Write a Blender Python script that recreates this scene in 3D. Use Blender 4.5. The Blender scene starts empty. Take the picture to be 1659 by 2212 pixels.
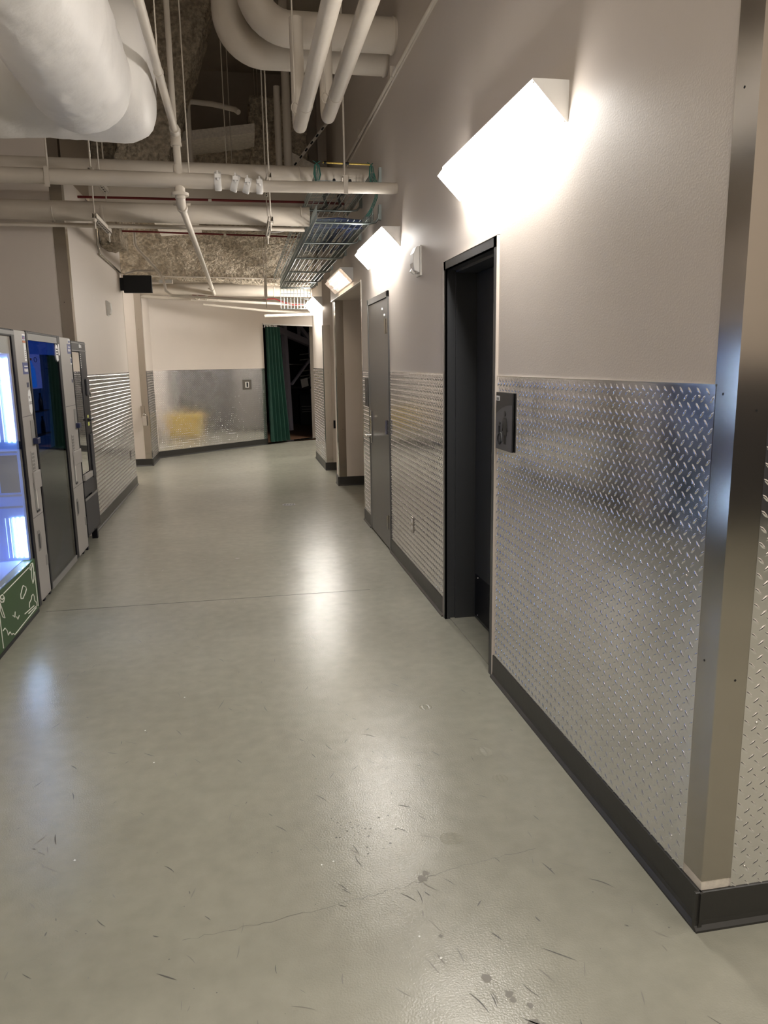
import bpy, bmesh, math, random
import numpy as np
from mathutils import Vector, Matrix, noise
S = bpy.context.scene
C = S.collection
random.seed(7)

# ---------------------------------------------------------------- camera
cd = bpy.data.cameras.new('camera')
cam = bpy.data.objects.new('camera', cd); C.objects.link(cam)
cd.sensor_fit = 'HORIZONTAL'; cd.sensor_width = 36.0; cd.lens = 1640.0 / 1659.0 * 36.0
cd.clip_start = 0.02; cd.clip_end = 100
def _camera():
    f, cx, cy = 1640.0, 829.5, 1106.0
    Y = Vector((519 - cx, 789.5 - cy, f)).normalized()
    D = Vector((950 - cx, 9350 - cy, f)); D = (D - D.dot(Y) * Y).normalized()
    Z = -D; X = Y.cross(Z)
    right = Vector((X[0], Y[0], Z[0])); down = Vector((X[1], Y[1], Z[1])); fwd = Vector((X[2], Y[2], Z[2]))
    m = Matrix((( right[0], -down[0], -fwd[0], 0), (right[1], -down[1], -fwd[1], 0), (right[2], -down[2], -fwd[2], 1.6), (0, 0, 0, 1)))
    cam.matrix_world = m
_camera()
S.camera = cam

# ---------------------------------------------------------------- world, exposure, light levels
w = bpy.data.worlds.new('world'); S.world = w; w.use_nodes = True
w.node_tree.nodes['Background'].inputs[0].default_value = (0.9, 0.93, 1.0, 1)
w.node_tree.nodes['Background'].inputs[1].default_value = 0.02
S.view_settings.view_transform = 'Standard'; S.view_settings.look = 'None'
S.view_settings.exposure = 0.0; S.view_settings.gamma = 1.0
S.view_settings.use_curve_mapping = False
LAMP = 44.0            # wall light lens radiance
LAMP_DIM = 5.0         # the worn tubes of the third wall light
LED = 48.0              # vending machine light strip and its brighter drawn reflections
def fill_light(x, y, z, sx, sy, power):  # unseen area lamps added as fill, not fixtures of the place
    l = bpy.data.lights.new('fill_light', 'AREA'); l.shape = 'RECTANGLE'; l.size = sx; l.size_y = sy; l.energy = power; l.color = (1.0, 0.95, 0.87)
    o = bpy.data.objects.new('fill_light', l); C.objects.link(o); o.location = (x, y, z)
fill_light(0.6, -1.2, 5.3, 2.0, 0.6, 200)
fill_light(-2.8, 11.9, 3.6, 1.2, 1.2, 45)
fill_light(2.9, 15.2, 3.6, 1.2, 1.2, 150)
fill_light(3.8, -0.6, 5.3, 1.2, 1.2, 60)

# ---------------------------------------------------------------- materials
def mat(name, col, rough=0.5, metal=0.0, bump=0.0, bscale=60.0, var=0.0, vscale=3.0, emit=None, estr=0.0,
        stretch=None, spec=0.5, rvar=0.0, detail=3.0, coat=0.0):
    m = bpy.data.materials.new(name); m.use_nodes = True
    nt = m.node_tree; b = nt.nodes['Principled BSDF']
    b.inputs['Base Color'].default_value = (*col, 1); b.inputs['Roughness'].default_value = rough
    b.inputs['Metallic'].default_value = metal; b.inputs['Specular IOR Level'].default_value = spec
    b.inputs['Coat Weight'].default_value = coat
    if emit: b.inputs['Emission Color'].default_value = (*emit, 1); b.inputs['Emission Strength'].default_value = estr
    tc = nt.nodes.new('ShaderNodeNewGeometry')
    src = tc.outputs['Position']
    if stretch:
        mp = nt.nodes.new('ShaderNodeMapping'); mp.inputs['Scale'].default_value = stretch
        nt.links.new(src, mp.inputs['Vector']); src = mp.outputs[0]
    if bump:
        n = nt.nodes.new('ShaderNodeTexNoise'); n.inputs['Scale'].default_value = bscale; n.inputs['Detail'].default_value = detail
        bp = nt.nodes.new('ShaderNodeBump'); bp.inputs['Strength'].default_value = 1.0; bp.inputs['Distance'].default_value = bump
        nt.links.new(src, n.inputs['Vector']); nt.links.new(n.outputs[0], bp.inputs['Height'])
        nt.links.new(bp.outputs[0], b.inputs['Normal'])
    if var or rvar:
        n2 = nt.nodes.new('ShaderNodeTexNoise'); n2.inputs['Scale'].default_value = vscale; n2.inputs['Detail'].default_value = 5
        nt.links.new(src, n2.inputs['Vector'])
        if var:
            r = nt.nodes.new('ShaderNodeMapRange'); r.inputs['From Min'].default_value = 0.3; r.inputs['From Max'].default_value = 0.7
            r.inputs['To Min'].default_value = 1 - var; r.inputs['To Max'].default_value = 1 + var
            mx = nt.nodes.new('ShaderNodeVectorMath'); mx.operation = 'SCALE'; mx.inputs[0].default_value = col
            nt.links.new(n2.outputs[0], r.inputs[0]); nt.links.new(r.outputs[0], mx.inputs['Scale'])
            nt.links.new(mx.outputs[0], b.inputs['Base Color'])
        if rvar:
            r2 = nt.nodes.new('ShaderNodeMapRange'); r2.inputs['From Min'].default_value = 0.3; r2.inputs['From Max'].default_value = 0.7
            r2.inputs['To Min'].default_value = rough - rvar; r2.inputs['To Max'].default_value = rough + rvar
            nt.links.new(n2.outputs[0], r2.inputs[0]); nt.links.new(r2.outputs[0], b.inputs['Roughness'])
    return m

def glass_mat(name, tint=(0.9, 0.93, 0.95), rough=0.02, spec_ior=1.5):
    m = bpy.data.materials.new(name); m.use_nodes = True; nt = m.node_tree
    for n in list(nt.nodes): nt.nodes.remove(n)
    o = nt.nodes.new('ShaderNodeOutputMaterial'); t = nt.nodes.new('ShaderNodeBsdfTransparent'); g = nt.nodes.new('ShaderNodeBsdfGlossy')
    t.inputs[0].default_value = (*tint, 1); g.inputs['Roughness'].default_value = rough
    ge = nt.nodes.new('ShaderNodeNewGeometry'); dt = nt.nodes.new('ShaderNodeVectorMath'); dt.operation = 'DOT_PRODUCT'
    nt.links.new(ge.outputs['Incoming'], dt.inputs[0]); nt.links.new(ge.outputs['Normal'], dt.inputs[1])
    def mth(op, a, b=None):
        n = nt.nodes.new('ShaderNodeMath'); n.operation = op
        for i, q in enumerate((a, b)):
            if q is None: continue
            if isinstance(q, (int, float)): n.inputs[i].default_value = q
            else: nt.links.new(q, n.inputs[i])
        return n.outputs[0]
    f0 = ((spec_ior - 1) / (spec_ior + 1)) ** 2
    fr = mth('ADD', mth('MULTIPLY', mth('POWER', mth('SUBTRACT', 1.0, mth('ABSOLUTE', dt.outputs['Value'])), 5.0), 1 - f0), f0)
    mx = nt.nodes.new('ShaderNodeMixShader')
    nt.links.new(fr, mx.inputs[0]); nt.links.new(t.outputs[0], mx.inputs[1]); nt.links.new(g.outputs[0], mx.inputs[2])
    nt.links.new(mx.outputs[0], o.inputs[0])
    return m

def emis(name, col, strength):
    m = bpy.data.materials.new(name); m.use_nodes = True; nt = m.node_tree
    b = nt.nodes['Principled BSDF']; b.inputs['Base Color'].default_value = (0.8, 0.8, 0.8, 1)
    b.inputs['Emission Color'].default_value = (*col, 1); b.inputs['Emission Strength'].default_value = strength
    return m

M = {}
M['paint'] = mat('beige_wall_paint', (0.65, 0.585, 0.525), 0.5, bump=0.0006, bscale=160, var=0.03, vscale=1.2, rvar=0.05)
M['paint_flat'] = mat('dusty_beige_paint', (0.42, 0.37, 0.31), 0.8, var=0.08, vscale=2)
M['white_paint'] = mat('primer_white', (0.72, 0.66, 0.58), 0.6, bump=0.001, bscale=90, var=0.15, vscale=30)
M['floor'] = None
M['plate'] = mat('aluminium_tread_plate', (0.88, 0.88, 0.90), 0.13, 1.0, bump=0.0005, bscale=9, var=0.04, vscale=8, rvar=0.03, detail=2)
M['steel'] = mat('brushed_stainless', (0.50, 0.47, 0.43), 0.15, 1.0, bump=0.00005, bscale=15, var=0.03, vscale=1.5)
M['chrome'] = mat('polished_metal', (0.75, 0.74, 0.72), 0.16, 1.0)
M['zinc'] = mat('galvanised_wire', (0.30, 0.34, 0.33), 0.32, 1.0)
M['rubber'] = mat('dark_rubber_base', (0.028, 0.027, 0.025), 0.38, bump=0.0004, bscale=30)
M['doorframe'] = mat('charcoal_frame_paint', (0.040, 0.042, 0.046), 0.36, bump=0.0003, bscale=120)
M['doordark'] = mat('charcoal_door_paint', (0.030, 0.031, 0.034), 0.33, bump=0.0003, bscale=120)
M['doorgrey'] = mat('grey_door_paint', (0.115, 0.112, 0.108), 0.30, bump=0.0003, bscale=140)
M['pipe'] = mat('cream_pipe_paint', (0.62, 0.56, 0.48), 0.45, bump=0.0004, bscale=60, var=0.05, vscale=5)
M['wrap'] = mat('pipe_jacket', (0.60, 0.54, 0.46), 0.6, bump=0.002, bscale=25, var=0.05, vscale=4)
M['duct'] = mat('white_duct_wrap', (0.80, 0.77, 0.73), 0.5, bump=0.010, bscale=6, var=0.04, vscale=4, detail=6)
M['red'] = mat('dark_red_pipe', (0.16, 0.012, 0.012), 0.5)
M['spray'] = mat('sprayed_fireproofing', (0.46, 0.39, 0.30), 0.95, bump=0.06, bscale=26, var=0.4, vscale=22, detail=6)
M['concrete'] = mat('painted_deck', (0.40, 0.35, 0.28), 0.85, var=0.1, vscale=2)
M['white'] = mat('white_enamel', (0.80, 0.78, 0.75), 0.35)
M['offwhite'] = mat('off_white_plastic', (0.70, 0.68, 0.64), 0.4)
M['black'] = mat('black_plastic', (0.006, 0.006, 0.009), 0.45, spec=0.2)
M['matteblack'] = mat('matte_black', (0.003, 0.003, 0.0035), 0.75)
M['navy'] = mat('navy_plastic', (0.010, 0.016, 0.06), 0.4)
M['console'] = mat('warm_grey_console', (0.31, 0.292, 0.275), 0.45, bump=0.0002, bscale=200)
M['darkgrey'] = mat('dark_grey_plastic', (0.04, 0.04, 0.045), 0.5, spec=0.25)
M['midgrey'] = mat('mid_grey_panel', (0.20, 0.195, 0.185), 0.5)
M['green_board'] = mat('green_print', (0.032, 0.078, 0.022), 0.45, spec=0.25)
M['chalk'] = mat('chalk_line', (0.75, 0.75, 0.68), 0.7)
M['green'] = mat('green_curtain_cloth', (0.012, 0.060, 0.042), 0.65, var=0.15, vscale=6)
M['yellow'] = mat('yellow_plastic', (0.85, 0.58, 0.02), 0.4)
M['bluecable'] = mat('blue_cable_jacket', (0.025, 0.04, 0.11), 0.75)
M['teal'] = mat('teal_cable_jacket', (0.03, 0.14, 0.11), 0.5)
M['lens'] = emis('lit_lens', (1.0, 0.95, 0.89), LAMP)
M['lens_far'] = emis('lit_lens_far', (1.0, 0.95, 0.88), LAMP * 2.2)
M['lens_clear'] = glass_mat('clear_ribbed_lens', (0.97, 0.93, 0.88), 0.15)
_n = M['lens_clear'].node_tree; _a = _n.nodes.new('ShaderNodeAddShader'); _e = _n.nodes.new('ShaderNodeEmission'); _o = [x for x in _n.nodes if x.type == 'OUTPUT_MATERIAL'][0]
_e.inputs[0].default_value = (1.0, 0.78, 0.62, 1); _e.inputs[1].default_value = 0.35
_n.links.new(_o.inputs[0].links[0].from_socket, _a.inputs[0]); _n.links.new(_e.outputs[0], _a.inputs[1]); _n.links.new(_a.outputs[0], _o.inputs[0])
M['tube_dim'] = emis('dim_fluorescent_tube', (1.0, 0.88, 0.70), LAMP_DIM * 3.0)
M['reflector'] = mat('white_reflector', (0.85, 0.80, 0.72), 0.4)
M['glass'] = glass_mat('machine_glass', (0.86, 0.90, 0.95))
M['glass_dark'] = glass_mat('smoked_machine_glass', (0.55, 0.58, 0.62))
M['led'] = emis('led_and_reflection', (0.62, 0.80, 1.0), LED)
M['led_reflection'] = emis('faint_led_reflection_strip', (0.5, 0.72, 1.0), 2.2)
M['glow_liner'] = mat('glowing_cabinet_liner', (0.30, 0.42, 0.80), 0.4, emit=(0.10, 0.19, 0.55), estr=0.55)  # blue glow of the strips put into the liner's colour and emission
M['liner'] = mat('cabinet_liner', (0.45, 0.50, 0.60), 0.45)
M['darkliner'] = mat('dark_cabinet_liner', (0.035, 0.042, 0.06), 0.5)
M['blueheader'] = mat('glowing_blue_header', (0.01, 0.03, 0.18), 0.4, emit=(0.004, 0.05, 0.40), estr=1.2)  # header and prints below carry a faint blue emission
M['poster'] = mat('glowing_lilac_print', (0.20, 0.22, 0.5), 0.5, emit=(0.09, 0.13, 0.5), estr=1.4)
M['posterdark'] = mat('navy_print', (0.02, 0.035, 0.10), 0.5, emit=(0.006, 0.022, 0.085), estr=1.1)
M['bottleblue'] = mat('glowing_blue_print', (0.01, 0.15, 0.6), 0.5, emit=(0.005, 0.16, 0.8), estr=1.3)
M['orange'] = mat('orange_print', (0.45, 0.12, 0.03), 0.5)
M['stickerblue'] = mat('blue_sticker', (0.01, 0.03, 0.18), 0.4)
M['stickerwhite'] = mat('white_sticker', (0.75, 0.75, 0.75), 0.45)
M['ink'] = mat('black_ink', (0.02, 0.02, 0.02), 0.6)
M['pinkink'] = mat('pink_ink', (0.5, 0.12, 0.16), 0.6)
M['signgrey'] = mat('grey_sign_face', (0.095, 0.092, 0.095), 0.5)
M['signblack'] = mat('black_sign_face', (0.012, 0.012, 0.012), 0.4)
M['bottle'] = mat('clear_bottle', (0.55, 0.62, 0.75), 0.15, spec=0.8)
M['darkbottle'] = mat('dark_bottle', (0.012, 0.014, 0.022), 0.15, spec=0.8)
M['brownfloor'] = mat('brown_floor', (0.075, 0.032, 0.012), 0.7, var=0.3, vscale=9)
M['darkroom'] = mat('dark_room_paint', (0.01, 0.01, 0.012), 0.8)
M['truss'] = mat('brightened_truss_grey', (0.42, 0.40, 0.48), 0.6)  # grey lightened in place of light reaching the dark room
M['lime'] = mat('lime_label', (0.55, 0.6, 0.12), 0.5)
M['slot_rivet_black'] = mat('slot_shadow_black', (0.004, 0.004, 0.004), 0.8)  # black painted in as the shade inside slots; rivets share it

def floor_mat():
    m = bpy.data.materials.new('grey_green_floor_paint'); m.use_nodes = True; nt = m.node_tree; b = nt.nodes['Principled BSDF']
    g = nt.nodes.new('ShaderNodeNewGeometry')
    n1 = nt.nodes.new('ShaderNodeTexNoise'); n1.inputs['Scale'].default_value = 0.9; n1.inputs['Detail'].default_value = 5
    cr = nt.nodes.new('ShaderNodeValToRGB'); cr.color_ramp.elements[0].position = 0.35; cr.color_ramp.elements[1].position = 0.65
    cr.color_ramp.elements[0].color = (0.262, 0.256, 0.208, 1); cr.color_ramp.elements[1].color = (0.306, 0.298, 0.245, 1)
    n2 = nt.nodes.new('ShaderNodeTexNoise'); n2.inputs['Scale'].default_value = 14; n2.inputs['Detail'].default_value = 8
    mr = nt.nodes.new('ShaderNodeMapRange'); mr.inputs['From Min'].default_value = 0.25; mr.inputs['From Max'].default_value = 0.75
    mr.inputs['To Min'].default_value = 0.93; mr.inputs['To Max'].default_value = 1.07
    ml = nt.nodes.new('ShaderNodeVectorMath'); ml.operation = 'SCALE'
    nt.links.new(g.outputs['Position'], n1.inputs[0]); nt.links.new(g.outputs['Position'], n2.inputs[0])
    nt.links.new(n1.outputs[0], cr.inputs[0]); nt.links.new(n2.outputs[0], mr.inputs[0])
    nt.links.new(cr.outputs[0], ml.inputs[0]); nt.links.new(mr.outputs[0], ml.inputs['Scale']); nt.links.new(ml.outputs[0], b.inputs['Base Color'])
    r = nt.nodes.new('ShaderNodeMapRange'); r.inputs['From Min'].default_value = 0.2; r.inputs['From Max'].default_value = 0.8
    r.inputs['To Min'].default_value = 0.235; r.inputs['To Max'].default_value = 0.26
    nt.links.new(n2.outputs[0], r.inputs[0]); nt.links.new(r.outputs[0], b.inputs['Roughness'])
    n3 = nt.nodes.new('ShaderNodeTexNoise'); n3.inputs['Scale'].default_value = 170; n3.inputs['Detail'].default_value = 2
    n4 = nt.nodes.new('ShaderNodeTexNoise'); n4.inputs['Scale'].default_value = 3.0; n4.inputs['Detail'].default_value = 2
    b1 = nt.nodes.new('ShaderNodeBump'); b1.inputs['Distance'].default_value = 0.0006; b1.inputs['Strength'].default_value = 1
    b2 = nt.nodes.new('ShaderNodeBump'); b2.inputs['Distance'].default_value = 0.004; b2.inputs['Strength'].default_value = 1
    nt.links.new(g.outputs['Position'], n3.inputs[0]); nt.links.new(g.outputs['Position'], n4.inputs[0])
    nt.links.new(n3.outputs[0], b1.inputs['Height']); nt.links.new(n4.outputs[0], b2.inputs['Height'])
    nt.links.new(b2.outputs[0], b1.inputs['Normal']); nt.links.new(b1.outputs[0], b.inputs['Normal'])
    b.inputs['Specular IOR Level'].default_value = 0.55
    return m
M['floor'] = floor_mat()
M['scuff'] = mat('scuff_grey', (0.095, 0.09, 0.08), 0.5)
M['scufflight'] = mat('worn_patch', (0.18, 0.17, 0.145), 0.5)
M['chip'] = mat('white_chip', (0.7, 0.7, 0.66), 0.4)

# ---------------------------------------------------------------- mesh building helpers
class MB:
    def __init__(s): s.v = []; s.f = []; s.sm = []
    def add(s, vs, fs, smooth=False):
        n = len(s.v); s.v += [tuple(p) for p in vs]
        for f in fs: s.f.append(tuple(i + n for i in f)); s.sm.append(smooth)
        return s
    def box(s, x0, x1, y0, y1, z0, z1):
        return s.hexa([(x0, y0, z0), (x1, y0, z0), (x1, y1, z0), (x0, y1, z0), (x0, y0, z1), (x1, y0, z1), (x1, y1, z1), (x0, y1, z1)])
    def hexa(s, p):
        return s.add(p, [(0, 3, 2, 1), (4, 5, 6, 7), (0, 1, 5, 4), (1, 2, 6, 5), (2, 3, 7, 6), (3, 0, 4, 7)])
    def obox(s, c, ax, ay, az, hx, hy, hz):       # oriented box
        c, ax, ay, az = Vector(c), Vector(ax), Vector(ay), Vector(az)
        P = [c + ax * sx * hx + ay * sy * hy + az * sz * hz for sz in (-1, 1) for sx, sy in ((-1, -1), (1, -1), (1, 1), (-1, 1))]
        return s.hexa(P)
    def bar(s, p0, p1, wdt, hgt, up=(0, 0, 1)):
        p0, p1 = Vector(p0), Vector(p1); d = (p1 - p0); L = d.length; d.normalize()
        side = d.cross(Vector(up)).normalized(); u = side.cross(d)
        return s.obox((p0 + p1) / 2, d, side, u, L / 2, wdt / 2, hgt / 2)
    def tube(s, pts, r, n=12, caps=True, closed=False):
        pts = [Vector(p) for p in pts]; m = len(pts); rs = r if isinstance(r, (list, tuple)) else [r] * m
        rings = []; ref = None
        for i, p in enumerate(pts):
            if closed: t = (pts[(i + 1) % m] - pts[i - 1]).normalized()
            elif i == 0: t = (pts[1] - p).normalized()
            elif i == m - 1: t = (p - pts[-2]).normalized()
            else: t = ((pts[i + 1] - p).normalized() + (p - pts[i - 1]).normalized()).normalized()
            if ref is None:
                ref = Vector((0, 0, 1)) if abs(t.z) < 0.9 else Vector((1, 0, 0))
            a = (ref - t * ref.dot(t)).normalized(); b = t.cross(a); ref = a
            rings.append([p + (a * math.cos(2 * math.pi * k / n) + b * math.sin(2 * math.pi * k / n)) * rs[i] for k in range(n)])
        vs = [q for R in rings for q in R]; fs = []
        for i in range(m if closed else m - 1):
            j = (i + 1) % m
            for k in range(n): fs.append((i * n + k, i * n + (k + 1) % n, j * n + (k + 1) % n, j * n + k))
        s.add(vs, fs, True)
        if caps and not closed:
            s.add(rings[0], [tuple(reversed(range(n)))]); s.add(rings[-1], [tuple(range(n))])
        return s
    def prism(s, poly, axis, a, b):               # polygon in the other two axes, extruded along axis
        def P(q, t): return {0: (t, q[0], q[1]), 1: (q[0], t, q[1]), 2: (q[0], q[1], t)}[axis]
        n = len(poly); vs = [P(q, a) for q in poly] + [P(q, b) for q in poly]
        fs = [tuple(reversed(range(n))), tuple(range(n, 2 * n))] + [(i, (i + 1) % n, n + (i + 1) % n, n + i) for i in range(n)]
        return s.add(vs, fs)
    def disc(s, c, axis, r, t, n=16):
        c = Vector(c); e = Vector((0, 0, 0)); e[axis] = t
        return s.tube([c, c + e], r, n)

def world_loc(o):
    v = Vector(o.location)
    while o.parent: o = o.parent; v += Vector(o.location)
    return v

def build(name, mb, m, parent=None, bevel=0.0, origin=None, kind=None, label=None, fixn=True):
    me = bpy.data.meshes.new(name)
    A = np.array(mb.v, dtype=float)
    o0 = Vector(origin) if origin is not None else Vector(((A[:, 0].min() + A[:, 0].max()) / 2, (A[:, 1].min() + A[:, 1].max()) / 2, A[:, 2].min()))
    A = A - np.array(o0)
    me.from_pydata(A.tolist(), [], mb.f)
    me.polygons.foreach_set('use_smooth', mb.sm)
    if fixn or bevel:
        bm = bmesh.new(); bm.from_mesh(me)
        if fixn: bmesh.ops.recalc_face_normals(bm, faces=bm.faces)
        if bevel: bmesh.ops.bevel(bm, geom=[e for e in bm.edges if len(e.link_faces) == 2 and e.calc_face_angle(0) > 0.6], offset=bevel, segments=2, affect='EDGES', profile=0.5, clamp_overlap=True)
        bm.to_mesh(me); bm.free()
    me.materials.append(m); me.update()
    o = bpy.data.objects.new(name, me); C.objects.link(o)
    if parent is not None:
        o.parent = parent; o.location = o0 - world_loc(parent)
    else: o.location = o0
    if kind: o['kind'] = kind
    if label: o['label'] = label
    return o

def tag(o, label, cat, group=None):
    o['label'] = label; o['category'] = cat
    if group: o['group'] = group
    return o
def thing(name, label, cat, loc, group=None):
    o = bpy.data.objects.new(name, None); C.objects.link(o); o.location = loc; o.empty_display_size = 0.1
    return tag(o, label, cat, group)
def struct(name, mb, m, parent=None, label=None, bevel=0.0):
    return build(name, mb, m, parent, bevel=bevel, kind='structure', label=label)
def struct_empty(name, loc, label=None):
    o = bpy.data.objects.new(name, None); C.objects.link(o); o.location = loc; o['kind'] = 'structure'
    if label: o['label'] = label
    return o
def B(*a): return MB().box(*a)

def arc(c, r, a0, a1, n, plane):
    out = []
    for i in range(n + 1):
        a = a0 + (a1 - a0) * i / n
        p = Vector(c)
        p[plane[0]] += r * math.cos(a); p[plane[1]] += r * math.sin(a); out.append(p)
    return out

WX = 1.211      # face of the right wall
LX = -1.49      # face of the left wall
TOP = 5.6       # deck height
WZ = 1.53       # top of the tread plate
BZ = 0.12       # top of the rubber base

# ---------------------------------------------------------------- floor
fl = MB(); fl.box(-6, 6, -3.0, 13.95, -0.1, 0); fl.hexa([(-1.6, 13.95, -0.1), (6, 13.95, -0.1), (6, 18.0, -0.1), (1.0, 16.2, -0.1), (-1.6, 13.95, 0), (6, 13.95, 0), (6, 18.0, 0), (1.0, 16.2, 0)])
floor = struct('floor', fl, M['floor'])
js = MB()
js.box(-1.36, 0.84, 5.20, 5.206, 0, 0.0004)
build('control_joint', js, mat('dark_joint_filler', (.035, .033, .028), .7), floor)  # dark colour of the joint itself
def crack(pts, wd, seed):
    rnd = random.Random(seed); mb = MB()
    P = []
    for (a, b) in zip(pts[:-1], pts[1:]):
        n = 14
        for i in range(n):
            t = i / n; P.append((a[0] + (b[0] - a[0]) * t + rnd.uniform(-.004, .004), a[1] + (b[1] - a[1]) * t + rnd.uniform(-.006, .006)))
    for (a, b) in zip(P[:-1], P[1:]):
        d = Vector((b[0] - a[0], b[1] - a[1])).normalized(); s = Vector((-d.y, d.x)) * wd * rnd.uniform(.3, 1)
        mb.add([(a[0] - s.x, a[1] - s.y, .0004), (b[0] - s.x, b[1] - s.y, .0004), (b[0] + s.x, b[1] + s.y, .0004), (a[0] + s.x, a[1] + s.y, .0004)], [(0, 1, 2, 3)])
    return mb
build('floor_crack', crack([(-0.24, 1.96), (0.05, 1.99), (0.30, 2.03), (0.47, 2.066), (0.60, 2.11), (0.914, 2.152)], .0008, 3), M['scuff'], floor)
build('floor_crack', crack([(-0.2, 9.8), (0.1, 10.5), (0.3, 11.2), (0.1, 11.8)], .002, 4), M['scuff'], floor)
sc = MB(); sp = MB(); ch = MB(); rnd = random.Random(11)
def mark(mb, x, y, L, wd, a, z=0.0005):
    n = 6; bend = rnd.uniform(-.3, .3); prev = None; vs = []
    for i in range(n + 1):
        t = i / n - .5; aa = a + bend * t; px = x + math.cos(aa) * L * t; py = y + math.sin(aa) * L * t
        hw = wd * (1 - (2 * t) ** 2) + .0002; vs += [(px - math.sin(a) * hw, py + math.cos(a) * hw, z), (px + math.sin(a) * hw, py - math.cos(a) * hw, z)]
    mb.add(vs, [(2 * i, 2 * i + 1, 2 * i + 3, 2 * i + 2) for i in range(n)])
def blob(mb, x, y, r, z=0.0005, n=9):
    vs = [(x + math.cos(2 * math.pi * k / n) * r * rnd.uniform(.5, 1.2), y + math.sin(2 * math.pi * k / n) * r * rnd.uniform(.5, 1.2), z) for k in range(n)]
    mb.add(vs, [tuple(range(n))])
for i in range(330):
    y = rnd.uniform(1.3, 6.5) if i % 3 else rnd.uniform(1.3, 3.5)
    mark(sc if i % 2 else sp, rnd.uniform(-1.0, 1.1), y, rnd.uniform(.012, .07), rnd.uniform(.0007, .0022), rnd.choice([1.9, 2.2, 1.2, 2.4]) + rnd.uniform(-.4, .4))
for i in range(220): blob(sc if i % 4 else sp, rnd.uniform(-1.0, 1.15), rnd.uniform(1.3, 7), rnd.uniform(.001, .003))
for x, y, r in ((.485, 2.08, .022), (.50, 2.10, .014), (.56, 1.66, .016), (.60, 1.60, .014), (.605, 1.58, .010), (.64, 1.555, .010), (.63, 1.50, .018), (.65, 1.49, .014), (.70, 1.45, .009), (.48, 1.83, .007), (-.1, 6.35, .02)):
    blob(sp, x, y, r)
for x, y, L, a in ((.63, 1.505, .06, 2.5), (.65, 1.485, .05, 2.4), (.70, 1.46, .03, 2.5), (.78, 1.70, .10, 2.45), (.52, 1.59, .08, 2.0), (1.03, 1.95, .08, 2.4), (.35, 4.3, .09, 2.0), (-.17, 3.5, .11, 1.3), (.22, 2.6, .07, 2.2)):
    mark(sc, x, y, L, .0018, a)
for i in range(28): blob(sc, .33 + rnd.gauss(0, .07), 2.33 + rnd.gauss(0, .07), rnd.uniform(.002, .005))
for x, y in ((-.35, 3.62), (-.43, 3.0), (.22, 2.22), (.46, 1.75), (.42, 1.84), (.90, 1.31), (.95, 1.30), (-.5, 3.3), (.18, 2.21), (-.62, 2.4)): blob(ch, x, y, .004, .0006)
build('scuff_marks', sc, M['scuff'], floor, kind='stuff')
build('worn_patches', sp, M['scufflight'], floor, kind='stuff')
build('paint_chips', ch, M['chip'], floor, kind='stuff')
# shoe prints pressed into the paint
fp = MB()
def shoe(x, y, sc_=1.0):
    for k in range(11):
        yy = y - .035 + k * .007 * sc_; hw = .045 * sc_ * math.sqrt(max(0, 1 - ((k - 5) / 6) ** 2))
        n = 10; vs = []
        for i in range(n + 1):
            xx = x - hw + 2 * hw * i / n; zz = .003 * math.sin(i * 1.9)
            vs += [(xx, yy + zz, .0002), (xx, yy + zz + .0013, .0009), (xx, yy + zz + .0026, .0002)]
        fp.add(vs, [(3 * i, 3 * i + 3, 3 * i + 4, 3 * i + 1) for i in range(n)] + [(3 * i + 1, 3 * i + 4, 3 * i + 5, 3 * i + 2) for i in range(n)])
shoe(.782, 3.27, .7); shoe(.919, 2.80, 1); shoe(.92, 2.60, .7); shoe(.631, 2.262, .9)
build('shoe_prints', fp, M['floor'], floor, kind='stuff')
dr = thing('floor_drain', 'small round floor drain cover in the grey floor beyond the vending machines', 'drain', (0.477, 8.76, 0))
dm = MB(); dm.disc((0.477, 8.76, 0.0), 2, 0.075, 0.003, 24); build('drain_cover', dm, M['midgrey'], dr)
dm = MB()
for k in range(-3, 4): dm.box(.477 + k * .018 - .003, .477 + k * .018 + .003, 8.72, 8.80, .003, .004)
build('drain_slots', dm, M['slot_rivet_black'], dr)

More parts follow.
